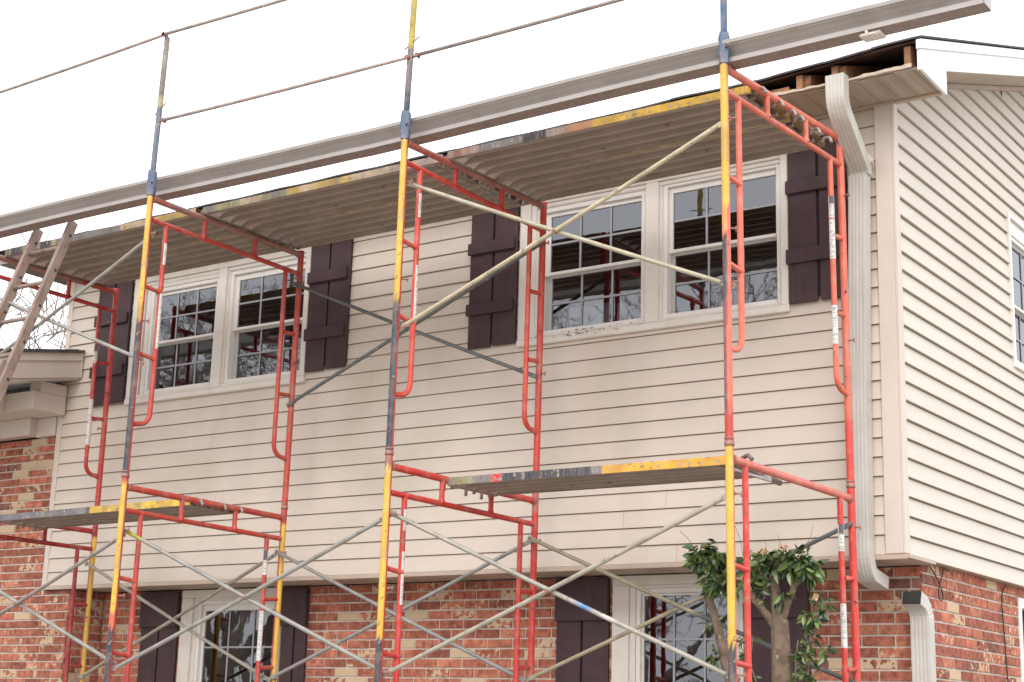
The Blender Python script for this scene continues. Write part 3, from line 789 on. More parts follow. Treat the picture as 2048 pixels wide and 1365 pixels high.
# per-frame measurements: post line (x,y), lean, yaw, header heights front/back, second tube drop
W = 1.4633
FR = [dict(x=-.2206, y=-1.7377, yw=-.0152, ax=-.0092, ay=-.0044, ft=2.270, bt=2.342, fu=2.140, bu=2.183, fl=.178, bl=.165),
      dict(x=-2.3471, y=-1.8157, yw=-.018, ax=.003, ay=.0011, ft=2.230, bt=2.244, fu=2.110, bu=2.078, fl=.273, bl=.258, fm=.124, bm=.112),
      dict(x=-4.4921, y=-1.8611, yw=-.0244, ax=.0019, ay=.0032, ft=2.229, bt=2.209, fu=2.085, bu=2.065, fl=.275, bl=.250, fm=.127, bm=.103),
      dict(x=-6.6141, y=-1.7583, yw=-.0287, ax=-.0013, ay=.0004, ft=2.235, bt=2.229, fu=2.09, bu=2.071, fl=.262, bl=.256, fm=.122, bm=.120)]
def fp(i, j, z):
    """point on frame i at fraction j from front post (0) to back post (1)"""
    f = FR[i]
    return V((f['x'] + f['ax'] * z - j * W * math.sin(f['yw']), f['y'] + f['ay'] * z + j * W * math.cos(f['yw']), z))
def fph(i, j, za, zb): return fp(i, j, za + (zb - za) * j)

def sticker(mb, p, r, z0, z1, nrm, blocks=0, arc=3.0):
    """label wrapped round the camera-facing half of a tube"""
    n = 9; base = math.atan2(nrm.y, nrm.x); rnd = random.Random(int(z0 * 997))
    m = max(4, int((z1 - z0) / .006)); pts = []
    for k in range(m):
        za, zb = z0 + (z1 - z0) * k / m, z0 + (z1 - z0) * (k + 1) / m
        txt = rnd.random() < .45 and 0 < k < m - 1
        blk = blocks and k > m * .6
        for a in range(n):
            a0 = base - arc / 2 + arc * a / n; a1 = base - arc / 2 + arc * (a + 1) / n
            c = (.62, .6, .56)
            if txt and 1 < a < n - 2 and rnd.random() < .6: c = (.36, .33, .31)
            if blk and 1 < a < n - 1: c = (.08, .08, .09)
            R_ = r + .0008
            P = lambda aa, zz: V((p(zz).x + R_ * math.cos(aa), p(zz).y + R_ * math.sin(aa), zz))
            mb.quad(P(a0, za), P(a1, za), P(a1, zb), P(a0, zb), c)

def frame(i, upper, label, base=RED, fbands=(), bbands=(), header=None, single=False, stick=(), group='steel scaffold frames', ladcol=None):
    f = FR[i]
    zf, zb = (f['ft'], f['bt']) if upper else (f['fl'], f['bl'])
    uf, ub = (f['fu'], f['bu']) if upper else (f.get('fm', 0), f.get('bm', 0))
    H = 2.01
    bot = zf - H + .075 if not upper else FR[i]['fl'] + .066
    rt = root('scaffold_frame', fp(i, 0, bot), label, 'scaffold frame', group)
    R_ = .0218
    lc = ladcol or base
    topo = .03 if upper else .064
    bot0 = bot
    for j, z_h, bands in ((0, zf, fbands), (1, zb, bbands)):
        mb = MB()
        bot = bot0 if not upper else FR[i]['fl' if j == 0 else 'bl'] + .066
        zlo = bot
        mb.tube([fp(i, j, zlo), fp(i, j, z_h + topo)], R_, 16, banded(base, bands), .02)
        # coupling collar and pin at the foot, locking studs for the braces
        if upper:
            mb.tube([fp(i, j, bot - .004), fp(i, j, bot + .02)], R_ + .004, 16, BRN); mb.tube([fp(i, j, bot + .03), fp(i, j, bot + .038)], R_ + .003, 16, BRN)
        obj('post', mb, M['paint'], rt)
    bot = bot0
    # header
    hc = header or base
    mb = MB(); mb.tube([fph(i, .0, zf, zb) + V((0, .02, 0)), fph(i, 1, zf, zb) - V((0, .02, 0))], .0208, 14, hc, .05, caps=False)
    for j in (0, 1):
        q = fph(i, j, zf, zb); d = V((0, 1 if j == 0 else -1, 0)); mb.tube([q + d * .018, q + d * .034], .026, 12, BRN)
    obj('header', mb, M['paint'], rt)
    if not single:
        mb = MB(); mb.tube([fph(i, .0, uf, ub) + V((0, .02, 0)), fph(i, 1, uf, ub) - V((0, .02, .004))], .0172, 12, base, .1, caps=False)
        for j in (.34, .675):
            a, b = fph(i, j, uf, ub), fph(i, j, zf, zb); mb.tube([a, b], .0165, 12, base, caps=False); mb.tube([a, a + V((0, 0, .028))], .024, 12, base, r2=.0165, caps=False)
        obj('truss_tube', mb, M['paint'], rt)
    # inner ladder legs with bent foot and rungs
    dl = .155 if upper or not single else .165
    for j in (0, 1):
        s_ = 1 if j == 0 else -1
        jj = j + s_ * dl / W
        if j == 1: jj = j - (.150 if upper else .155) / W
        if single: ztop = (zf if j == 0 else zb) + 0.0
        else: ztop = uf + (ub - uf) * jj
        zend = (zf if j == 0 else zb) - 1.545
        if upper and i == 0: zend = .735 if j == 0 else .765
        pts = [fp(i, jj, ztop - .005)]
        if single: pts = [fp(i, jj + s_ * .0, ztop), fp(i, jj, ztop - .06)]
        pts.append(fp(i, jj, zend + .10))
        for k in range(1, 7):
            a = math.pi / 2 * k / 6
            pts.append(fp(i, jj - s_ * (.085 / W) * (1 - math.cos(a)), zend + .10 - .085 * math.sin(a)))
        pts.append(fp(i, j + s_ * .02 / W, zend + .005))
        mb = MB()
        mb.tube(pts, .0168, 12, lc, .05, caps=False)
        obj('ladder_leg', mb, M['paint'], rt)
        zr0 = zf if j == 0 else zb
        rz = [zr0 - .62, zr0 - 1.08] if upper else [zr0 - .59, zr0 - 1.06]
        if i == 0 and upper: rz = [1.66, 1.185] if j == 0 else [1.70, 1.23]
        if i == 0 and not upper: rz = [-.36, -.83] if j == 0 else [-.30, -.80]
        for z in rz:
            mb = MB(); a, b = fp(i, j + s_ * .018 / W, z + .012), fp(i, jj, z - .0)
            mb.tube([a, b], .0145, 10, lc, caps=False); mb.tube([b, b - (b - a).normalized() * .03], .022, 10, lc, r2=.0145, caps=False)
            obj('rung', mb, M['paint'], rt)
        for z in ([1.38, 1.09, 1.98] if upper else [-.42, -.88, 0.0]):
            mb = MB(); q = fp(i, j, z)
            sx = 1 if i < 3 else -1
            d = V((.4, s_ * .6, .06)).normalized() if z not in (1.09, 1.98, 0.0, -.88) else V((sx * .9, s_ * .25, 0)).normalized()
            mb.tube([q + d * .018, q + d * .062], .0055, 8, BRN); mb.tube([q + d * .058 + V((0, 0, .012)), q + d * .058 - V((0, 0, .016))], .0045, 6, BRN)
            obj('lock_stud', mb, M['paint'], rt)
        for (sj, z0, z1, blk) in stick:
            if sj == j:
                mb = MB(); q = lambda z, jj=jj: fp(i, jj, z); sticker(mb, q, .0168, z0, z1, V((.45, -.89, 0)) if j == 1 else V((.98, -.1, 0)), blk, 2.6 if j == 1 else 1.5)
                obj('sticker', mb, M['tape'], rt)
    if not upper:
        for j in (0, 1):
            mb = MB(); q = fp(i, j, bot); g = GZ + .045
            mb.tube([q - V((0, 0, 0)), V((q.x, q.y, g))], .017, 12, GAL); mb.tube([q - V((0, 0, .03)), q], .03, 10, GAL)
            mb.box(q.x - .075, q.x + .075, q.y - .075, q.y + .075, g - .008, g, GAL); mb.box(q.x - .15, q.x + .15, q.y - .1, q.y + .1, GZ, g - .009, TAN)
            obj('base_jack', mb, M['galv'], rt)
    return rt

TH = -.52
frame(0, True, 'orange red upper scaffold frame at the right, in front of the downspout', SALMON,
      fbands=((1.95, 2.5, YEL, TH), (1.72, 1.95, mixc(YEL, DRK, .25), TH), (1.50, 1.74, YEL, TH), (1.36, 1.50, mixc(YEL, SALMON, .5), -.1),
              (1.0, 1.33, (.035, .04, .055), .05), (.86, 1.0, mixc(DRK, SALMON, .35), .1), (.42, .86, mixc(DRK, SALMON, .3), .25), (.24, .42, RED, -2)),
      bbands=((.0, .62, (.58, .05, .035), -2),), stick=((1, 1.80, 1.935, 1), (1, 1.55, 1.79, 0), (1, 1.04, 1.27, 0)))
frame(1, True, 'red upper scaffold frame in the middle, crossing the right window\'s left shutter', (.54, .04, .028),
      fbands=((1.27, 2.6, YEL, TH), (1.24, 1.27, mixc(YEL, DRK, .4), TH), (.3, 1.24, DRK, -.75)), header=lambda p, n: mixc(RED, BRN, .85) if p.y > -1.35 else mixc(RED, BRN, .35),
      stick=((0, 1.80, 1.95, 0), (0, 1.14, 1.5, 0)), ladcol=(.58, .06, .038))
frame(2, True, 'red upper scaffold frame crossing the left double window', RED,
      fbands=((1.50, 2.6, YEL, TH), (1.37, 1.50, mixc(YEL, DRK, .35), TH), (.3, 1.37, DRK, -.75)),
      header=lambda p, n: BRN if p.y > -1.7 else mixc(RED, BRN, .5), stick=((0, 1.80, 1.95, 0), (0, 1.22, 1.62, 0)))
frame(3, True, 'red upper scaffold frame at the far left behind the ladder', (.46, .03, .027), fbands=((1.3, 2.6, YEL, TH),),
      header=lambda p, n: BRN if p.y < -.62 else RED, stick=((1, 1.60, 1.75, 1), (1, .93, 1.30, 0)))
frame(0, False, 'red lower scaffold frame at the right with a single top tube above the tree', (.58, .04, .03),
      fbands=((-.74, .33, YEL, TH), (-1.3, -.74, DRK, TH)), header=(.62, .14, .1), single=True, stick=((1, -.15, .0, 1), (1, -.68, -.44, 0)))
frame(1, False, 'red lower scaffold frame in the middle, in front of the bare brick', (.54, .038, .028),
      fbands=((-.70, .265, YEL, TH), (-1.3, -.70, DRK, TH), (.265, .33, BRN, TH)), bbands=((0.18, .3, mixc(RED, GAL, .3), -2),), stick=((0, -.5, -.2, 0), (0, -.08, .04, 0)))
frame(2, False, 'red lower scaffold frame in front of the lower left window', RED,
      fbands=((-.53, .30, YEL, TH), (-.62, -.53, SALMON, TH), (-1.4, -.62, DRK, TH)), bbands=((-1.7, .22, None, 0),) and (), stick=((1, -.17, .0, 1), (1, -.76, -.42, 0)))
frame(3, False, 'dark red lower scaffold frame at the far left by the brick wing', (.36, .022, .022), fbands=((-1.0, .3, YEL, TH),))
# the two left back posts were sprayed from the other side: their right half is yellow
for o in [x for x in C.objects if x.name.startswith('scaffold_frame') and x.type == 'EMPTY']:
    if 'lower left window' in o['label'] or 'brick wing' in o['label']:
        posts = sorted([c for c in o.children if c.name.startswith('post')], key=lambda c: c.data.vertices[0].co.y)
        me = posts[-1].data; ca = me.color_attributes['Col']; bx_ = sum(v_.co.x for v_ in me.vertices) / len(me.vertices)
        for lp in me.loops:
            v_ = me.vertices[lp.vertex_index]
            ctr = V((bx_, sum(0 for _ in ()) + 0, 0))
            if v_.co.x - bx_ > .004 and (v_.co + V(o.location)).z < .20: ca.data[lp.index].color = (*YEL, 1)

# ------------------------------------------------------------------ cross braces
def brace(i0, i1, j, zhi, zlo, label, colA=GAL, colB=GAL, off=.03, only=None, name='cross_brace'):
    """pair of tubes between frame i0 (right) and i1 (left) on the front (j=0) or back (j=1) line, crossing at a pivot"""
    s_ = 1 if j == 0 else -1
    def P(i, z, o): q = fp(i, j, z); return q + V((0, s_ * o, 0))
    rt = root('cross_brace', P(i0, zlo, off), label, 'cross brace', 'galvanised cross braces')
    ends = [((i0, zhi), (i1, zlo), colA, off), ((i0, zlo), (i1, zhi), colB, off + .018)]
    for (a, za), (b, zb), col, o in ends:
        A, B = P(a, za, o), P(b, zb, o); d = (B - A).normalized()
        sag_ = V((0, 0, -.012)); mid = (A + B) / 2 + V((0, s_ * .006, 0)) + sag_
        mb = MB()
        pts = [A + d * .06] + [((A + d * .06) * (1 - t) ** 2 + mid * 2 * t * (1 - t) + (B - d * .06) * t * t) for t in (.17, .33, .5, .67, .83)] + [B - d * .06]
        mb.tube(pts, .0128, 10, col, .07, caps=False)
        # flattened ends with an eye
        for E, dd in ((A, d), (B, -d)):
            side = V((0, 1, 0)); up = dd.cross(side)
            for k in range(3):
                t0, t1 = .06 - .03 * k, .06 - .03 * (k + 1)
                pass
            Mx = Matrix.Translation(E) @ Matrix((( dd.x, side.x, up.x, 0), (dd.y, side.y, up.y, 0), (dd.z, side.z, up.z, 0), (0, 0, 0, 1)))
            mb.bbox(-.018, .066, -.0035, .0035, -.015, .015, .002, col(E, side) if callable(col) else col, M=Mx)
            mb.tube([E - side * .012, E + side * .012], .008, 8, BRN)
        obj('brace_tube', mb, M['galv'], rt)
    c_ = (P(i0, zhi, off) + P(i1, zlo, off)) / 2
    mb = MB(); mb.tube([c_ + V((0, -.016, -.008)), c_ + V((0, .035, -.008))], .011, 8, BRN); obj('pivot', mb, M['galv'], rt)
yel_end = lambda e, c=GAL, c2=(.42, .40, .12): (lambda p, n: c2 if (p - e).length < .10 else c)
brace(0, 1, 0, 1.985, 1.083, 'pale tan cross brace across the right double window, upper level front', TAN, mixc(TAN, GAL, .3))
brace(1, 2, 1, 1.975, 1.07, 'dark grey cross brace behind the middle posts, between the two upper windows', GALD, GALD)
brace(2, 3, 0, 1.965, 1.125, 'pale steel cross brace at the upper left, in front of the ladder rails', GAL, GAL)
brace(0, 1, 0, .008, -.90, 'grey cross brace at the lower right front, in front of the lower right window',
      lambda p, n: mixc(GAL, TAN, .4), lambda p, n: (.1, .25, .5) if abs(p.x + 1.05) < .035 else ((.6, .58, .55) if -1.0 < p.x < -.9 else mixc(GAL, TAN, .25)))
brace(1, 2, 0, -.005, -.88, 'grey cross brace at the lower middle front, crossing the lower left window', GAL, lambda p, n: (.42, .40, .08) if p.x < -4.35 else GAL)
brace(2, 3, 0, -.03, -.84, 'grey cross brace at the lower left front, over the brick wing', mixc(GAL, BRN, .15), GAL)
brace(0, 1, 1, .015, -.865, 'yellow stained cross brace at the lower right, running behind the small tree', lambda p, n: GALD if p.x > -.75 else mixc(GALY, TAN, .2), lambda p, n: GALD if p.x > -1.15 else GALY)
brace(1, 2, 1, .003, -.875, 'bluish grey cross brace at the lower middle back, close to the bare brick', mixc(GAL, BLU, .12), mixc(GAL, BLU, .15))
brace(2, 3, 1, .0, -.885, 'grey cross brace at the lower left back, before the lower left shutter', mixc(GAL, GALY, .4), mixc(GAL, GALY, .4))

# ------------------------------------------------------------------ guard posts and rails
def gpost(i, label, cols, cpl=(BLU,)):
    f = FR[i]; zf = f['ft']; b0 = fp(i, 0, zf + .012)
    rt = root('guard_post', b0, label, 'guard post', 'guard rail posts')
    ln = V((.025 if i == 2 else .0, 0, 0))
    top = b0 + V((.03 if i in (1, 2) else -.005, .0, 1.145))
    def cf(p, n):
        t = (p.z - b0.z)
        for z0, z1, c in cols:
            if z0 <= t < z1: return c
        return cols[-1][2]
    mb = MB(); mb.tube([b0 + V((0, 0, .16)), top], .019, 12, cf, .04); mb.tube([top - V((0, 0, .01)), top + V((0, 0, .03))], .006, 8, BRN)
    z = .62
    q = b0.lerp(top, z / 1.145); mb.tube([q + V((-.075, .03, -.01)), q + V((.085, -.03, .02))], .0045, 6, BRN)
    q = b0.lerp(top, .53 / 1.145); mb.tube([q + V((.01, 0, 0)), q + V((.07, 0, .005))], .009, 8, BRN); mb.tube([q + V((.06, 0, -.02)), q + V((.085, 0, .02))], .006, 6, BRN)
    obj('pole', mb, M['rough_paint'], rt)
    mb = MB(); rot = Matrix.Translation(b0) @ Matrix.Rotation(.5, 4, 'Z')
    mb.bbox(-.026, .026, -.026, .026, .0, .185, .007, BLU, M=rot); mb.bbox(-.031, .031, -.012, .012, .05, .165, .004, BLU, M=rot)
    mb.tube([b0 + V((.02, -.02, .09)), b0 + V((.05, -.045, .095))], .006, 8, BRN)
    obj('coupler', mb, M['paint'], rt)
    return q, top
GR = (.24, .22, .20)
q0, t0 = gpost(0, 'blue and grey guard post above the right end frame', ((0, .33, BLU), (.33, .36, (.5, .45, .4)), (.36, 3, mixc(BLU, GR, .35))))
q1, t1 = gpost(1, 'dark guard post turning yellow at its top, above the middle frame', ((0, .30, mixc(DRK, BLU, .3)), (.30, .58, (.16, .13, .14)), (.58, 3, (.5, .37, .06))))
q2, t2 = gpost(2, 'blue guard post turning grey at its top, holding both left rails', ((0, .62, mixc(BLU, GR, .3)), (.62, .7, (.4, .36, .2)), (.7, 3, (.20, .185, .16))))
q3, t3 = gpost(3, 'guard post above the far left frame, outside the photo', ((0, 3, GR),))
def rail(a, b, label, col):
    mb = MB(); m = (V(a) + V(b)) / 2 - V((0, 0, .012)); pts = [V(a) * (1 - t) ** 2 + m * 2 * t * (1 - t) + V(b) * t * t for t in (0, .25, .5, .75, 1)]
    mb.tube(pts, .0115, 10, col, caps=True)
    for E in (a, b):
        mb.tube([V(E) + V((0, -.012, 0)), V(E) + V((0, .012, 0))], .014, 8, BRN)
    tag(obj('guard_rail', mb, M['galv'], None, loc=V(a)), label, 'guard rail', 'guard rails')
GP = (.42, .34, .30)
off = V((.05, -.026, .0))
rail(t2 + V((0, -.03, .012)), t3 + V((0, -.03, .012)), 'top guard rail running left from the blue and grey guard post', GP)
rail(t2 + V((0, -.03, .015)), t1 + V((0, -.03, .012)), 'top guard rail rising from the left guard post to the yellow topped post', GP)
rail(q2 + V((.06, -.012, 0)), q1 + V((-.0, -.032, -.01)), 'middle guard rail between the left post and the yellow topped post', GP)
rail(q1 + V((.06, -.012, 0)), q0 + V((-.0, -.032, 0)), 'middle guard rail right of the yellow topped guard post', mixc(GP, DRK, .25))
rail(t1 + V((0, -.03, .015)), t0 + V((0, -.03, .012)), 'top guard rail above the photo, between middle and right posts', GP)

# ------------------------------------------------------------------ walk boards
def board(x0, x1, y0, y1, z0, z1, label, edge, group='steel walk boards on the scaffold', hooks=(1, 1), nh=3, dy=0.0):
    """x0/x1: ends; z0/z1: underside height at each end; edge(x)->colour of the side rail"""
    H = .046
    n = 4
    rt = root('walk_board', (x0, y0, z0), label, 'walk board', group)
    def P(x, y, dz): t = (x - x0) / (x1 - x0); return V((x, y + dy * t, z0 + (z1 - z0) * t + dz))
    # side rails
    for yy, s_ in ((y0, -1), (y1, 1)):
        mb = MB(); n_ = max(2, int((x1 - x0) / .018))
        for k in range(n_):
            xa, xb = x0 + (x1 - x0) * k / n_, x0 + (x1 - x0) * (k + 1) / n_
            c = edge(xa); c2 = edge(min(xb, x1 - .001))
            mb.quad(P(xa, yy, 0), P(xb, yy, 0), P(xb, yy, H), P(xa, yy, H), c); mb.c[-1] = [c, c2, c2, c]
            mb.quad(P(xa, yy, 0), P(xb, yy, 0), P(xb, yy - s_ * .022, 0.0), P(xa, yy - s_ * .022, .0), mixc(c, (.3, .24, .2), .75))
            mb.quad(P(xa, yy, H), P(xb, yy, H), P(xb, yy - s_ * .015, H), P(xa, yy - s_ * .015, H), c)
        obj('side_rail', mb, M['rough_paint'], rt)
    # ribbed underside
    mb = MB(); w_ = y1 - y0 - .044; prof = []
    for k in range(n):
        b = y0 + .022 + w_ * k / n; s_ = w_ / n
        prof += [(b, .0), (b + s_ * .17, .0), (b + s_ * .20, .030), (b + s_ * .55, .036), (b + s_ * .96, .030)]
    prof.append((y1 - .022, .0))
    X0_, X1_ = x0 + .03, x1 - .09
    for (a, za), (b, zb) in zip(prof, prof[1:]): mb.quad(P(X0_, a, za + .002), P(X1_, a, za + .002), P(X1_, b, zb + .002), P(X0_, b, zb + .002))
    for k in range(n):
        b = y0 + .022 + w_ * k / n; s_ = w_ / n
        for xe, sg in ((x0 + .032, 1), (x1 - .092, -1)):
            ya, yb_ = b + s_ * .22, b + s_ * .94
            prev = None
            for q in range(7):
                t = q / 6; cur = (xe + sg * .09 * t, .0005 + .0325 * math.sin(t * math.pi / 2))
                if prev: mb.quad(P(prev[0], ya, prev[1]), P(cur[0], ya, cur[1]), P(cur[0], yb_, cur[1]), P(prev[0], yb_, prev[1]), mi=1, sm=True)
                prev = cur
    obj('ribbed_pan', mb, [M['deck'], M['panend_sky']], rt)
    mb = MB(); mb.quad(P(x0, y0 + .015, H - .002), P(x1, y0 + .015, H - .002), P(x1, y1 - .015, H - .002), P(x0, y1 - .015, H - .002)); obj('deck_top', mb, M['ply'], rt)
    # end bars and hooks
    for e, xx, s_ in ((0, x0, 1), (1, x1, -1)):
        if not hooks[e]: continue
        mb = MB(); bxo = .014 if e == 0 else -.075; br = .021 if e == 0 else .016
        mb.tube([P(xx + bxo, y0 + .004, .014), P(xx + bxo, y1 - .004, .014)], br, 12, (.34, .28, .245))
        if e:
            for yh in (y0 + .012, y0 + .10, (y0 + y1) / 2, y1 - .10, y1 - .012):
                q = P(xx - .075, yh, .012); mb.bbox(-.012, .052, -.010, .010, -.012, .010, .004, (.30, .22, .18), M=Matrix.Translation(q))
        obj('end_bar', mb, M['galv'], rt)
        for yh in (y0 + .05, (y0 + y1) / 2 + .03, y1 - .05)[:nh if e else 3]:
            mb = MB(); q = P(xx, yh, .006); pts = []
            for a in range(7):
                t = math.pi * a / 6; pts.append(q + V((-s_ * (.033 - .030 * math.cos(t)), 0, .0 + .030 * math.sin(t))))
            mb.tube(pts + [pts[-1] - V((0, 0, .008))] if e else [q + V((0, 0, -.022))] + pts + [pts[-1] - V((0, 0, .03))], .0105, 8, (.30, .25, .22))
            obj('hook', mb, M['galv'], rt)
    return rt

def edge_fn(stops, seed):
    rnd = random.Random(seed); tbl = [rnd.random() for _ in range(4096)]
    def sn(v_):
        k = int(math.floor(v_)); t = v_ - k; return tbl[k % 4096] * (1 - t) + tbl[(k + 1) % 4096] * t
    def f(x):
        for x0, x1, cols in stops:
            if x0 <= x < x1:
                v_ = (.7 * sn((x + 20) * 4) + .3 * sn((x + 20) * 30 + 300)) * len(cols) * .999
                k = int(v_); t = min(1, max(0, (v_ - k - .35) * 3)); return mixc(cols[k], cols[min(k + 1, len(cols) - 1)], t)
        return (.3, .25, .2)
    return f
RST = (.30, .13, .075); PINK = (.38, .27, .24); OLV = (.26, .24, .13); BLK = (.05, .05, .06); GRY = (.2, .19, .185); YD = (.50, .33, .08); CRM = (.48, .36, .24)
HD = .021
# upper decks, three bays, two boards side by side
def hz(i, j): f = FR[i]; return f['ft'] + (f['bt'] - f['ft']) * j
def ydeck(i, j): return fp(i, j, 2.2).y
UB = [(0, 1, -2.330, -.255, edge_fn(((-.85, -.2, (YEL, (.7, .42, .05), YEL)), (-1.45, -.85, (YEL, YD, YEL, (.42, .2, .1))), (-1.6, -1.45, (GRY, PINK)), (-2.08, -1.6, (BLK, GRY, GRY, BLK)), (-3, -2.08, (PINK, RST, PINK))), 1)),
      (1, 2, -4.475, -2.385, edge_fn(((-3.1, -2.3, (CRM, YD, PINK, CRM, PINK)), (-3.75, -3.1, (YD, OLV, YD, CRM)), (-5, -3.75, (OLV, GRY, OLV, CRM, GRY))), 2)),
      (2, 3, -6.59, -4.53, edge_fn(((-5.3, -4.4, (CRM, PINK, YD, CRM, OLV)), (-6.0, -5.3, (OLV, CRM, GRY)), (-7, -6.0, (GRY, OLV, BLK, CRM))), 3))]
names = [('front walk board of the upper right deck with a chipped yellow and black edge', 'rear walk board of the upper right deck, against the right window'),
         ('front walk board of the upper middle deck with a faded olive and rust edge', 'rear walk board of the upper middle deck over the bare siding'),
         ('front walk board of the upper left deck behind the ladder top', 'rear walk board of the upper left deck above the left window')]
for k, (ir, il, xa, xb, ef) in enumerate(UB):
    shift = (-1.405, -1.385, -1.40)[k]
    za = 2.252; zb = 2.254
    za2 = 2.253; zb2 = 2.256
    board(xa, xb, shift, shift + .485, za, zb, names[k][0], ef)
    board(xa, xb, shift + .493, shift + .978, za2, zb2, names[k][1], edge_fn(((-9, 2, (GRY, CRM, YD, PINK)),), 9 + k))
# lower boards
lb = board(-2.325, -.44, -1.285, -.80, FR[1]['fl'] - .04, .232, 'single lower walk board at the right with a black, red and yellow edge',
      edge_fn(((-.42, -.2, ((.45, .42, .45), (.5, .46, .44), GRY)), (-1.25, -.42, ((.75, .42, .04), YEL, (.72, .36, .04))), (-1.32, -1.25, (OLV, GRY)), (-1.93, -1.32, (BLK, (.07, .07, .08), BLK, GRY)), (-2.01, -1.93, ((.55, .04, .05),)), (-3, -2.01, (BLK, GRY, OLV, BLK))), 4), hooks=(1, 0))
mb = MB(); mb.tube([(-.425, -1.30, .235), (-.47, -.64, .222)], .017, 12, (.16, .13, .12)); obj('end_bar', mb, M['galv'], lb)
hk = MB(); hk.tube([(-.43, -1.27, .235), (-.36, -1.38, .225), (-.262, -1.50, .222), (-.225, -1.53, .226), (-.195, -1.54, .20)], .011, 8, (.2, .14, .12)); obj('hook', hk, M['galv'], lb)
mb = MB(); mb.bbox(-.45, -.436, -1.27, -.815, .20, .272, .002, (.4, .36, .34)); obj('end_plate', mb, M['galv'], lb)
board(-6.56, -4.50, -1.27, -.79, FR[3]['fl'] - .04, FR[2]['fl'] - .04, 'single lower walk board at the left with a grey and yellow edge',
      edge_fn(((-5.5, -4, (YEL, YEL, (.78, .5, .05), YD)), (-5.62, -5.5, (BLK, GRY)), (-7, -5.62, (GRY, (.16, .16, .18), GRY, (.3, .29, .28)))), 6))

# ------------------------------------------------------------------ loose gutter lying on the frames
mb = MB()
GX0, GX1 = -8.6, 1.145
def gsag(x): return 2.292 + .010 * math.cos(x * 1.25 + .6) + .012 * max(0, x) + (.0 if x > -2.9 else .004)
outer = [(-1.62, .112), (-1.62, .0), (-1.731, .0), (-1.733, .024), (-1.711, .026), (-1.703, .033), (-1.706, .042), (-1.716, .052), (-1.732, .063), (-1.743, .071), (-1.755, .077), (-1.764, .081), (-1.762, .086), (-1.773, .090), (-1.776, .108), (-1.768, .114), (-1.757, .114), (-1.757, .106)]
inner = [(-1.7565, .1055), (-1.770, .0915), (-1.753, .079), (-1.741, .073), (-1.730, .065), (-1.714, .054), (-1.704, .043), (-1.7015, .033), (-1.7095, .0245), (-1.7315, .0225), (-1.7295, .0015), (-1.6215, .0015), (-1.6215, .112)]
n_ = 60
for k in range(n_):
    xa, xb = GX0 + (GX1 - GX0) * k / n_, GX0 + (GX1 - GX0) * (k + 1) / n_
    for prof in (outer, inner):
        for (a, za), (b, zb) in zip(prof, prof[1:]):
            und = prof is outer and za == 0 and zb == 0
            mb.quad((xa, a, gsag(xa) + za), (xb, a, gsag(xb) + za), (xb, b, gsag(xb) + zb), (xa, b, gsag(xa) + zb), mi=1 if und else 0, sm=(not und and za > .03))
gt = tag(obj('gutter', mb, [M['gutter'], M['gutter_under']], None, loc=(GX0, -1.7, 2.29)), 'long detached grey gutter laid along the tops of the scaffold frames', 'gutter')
mb = MB(); zE = gsag(GX1); mb.poly([(GX1 + .001, p[0], zE + p[1]) for p in outer[:-1]]); mb.poly([(GX1 + .003, p[0], zE + p[1]) for p in outer[:-1]][::-1])
obj('end_cap', mb, M['gutter'], gt)
mb = MB(); zE = gsag(.52); mb.bbox(.50, .615, -1.715, -1.63, zE - .022, zE - .001, .006); mb.bbox(.52, .595, -1.735, -1.655, zE - .03, zE - .018, .006); mb.tube([(.55, -1.738, zE - .012), (.55, -1.73, zE - .012)], .008, 8, DRK)
obj('outlet', mb, M['casing'], gt, label='torn cream outlet stub under the gutter')

# ------------------------------------------------------------------ extension ladder
def ladder():
    sl = 2.8
    yt = -1.545; zt0 = 2.30
    def LP(x, y, d=0.0): return V((x, y - d * .94, zt0 + (y - yt) * sl + d * .335))
    xl, xr = -6.045, -5.66
    yb_ = yt - (zt0 - GZ) / sl
    rt = root('ladder', (xr, yb_, GZ), 'weathered extension ladder leaning up behind the gutter at the far left', 'ladder')
    up = V((0, 1, sl)).normalized(); nrm = V((0, -sl, 1)).normalized(); xx = V((1, 0, 0))
    for x, nm in ((xl, 'rail'), (xr, 'rail')):
        mb = MB(); base = LP(x, yb_); Ln = (LP(x, yt + .015) - base).length
        Mx = Matrix.Translation(base) @ Matrix(((1, up.x, nrm.x, 0), (0, up.y, nrm.y, 0), (0, up.z, nrm.z, 0), (0, 0, 0, 1)))
        mb.bbox(-.016, .016, 0, Ln, -.036, .036, .004, M=Mx)
        # lower overlapping base section, set to the outside
        o_ = .034 if x == xl else -.034
        mb.bbox(o_ - .016, o_ + .016, 0, Ln * .745, -.004, .068, .004, M=Mx)
        hb = mb; mb = MB()
        for k in range(14):
            s_ = Ln - .12 - k * .305
            if s_ < 0: break
            q = base + up * s_ + xx * (.0165)
            mb.tube([q - nrm * .012 - xx * .001, q - nrm * .012 + xx * .0015], .011, 10)
        obj('rail', merge(hb, mb, 1), [M['ladder'], M['dark']], rt)
    mb = MB()
    for k in range(14):
        y = (yt - .060) - k * .1025
        if y < yb_ + .05: break
        a, b = LP(xl + .016, y), LP(xr - .016, y)
        m = MB(); m.tube([a, b], .0155, 10, TAN); obj('rung', m, M['ladder'], rt)
ladder()

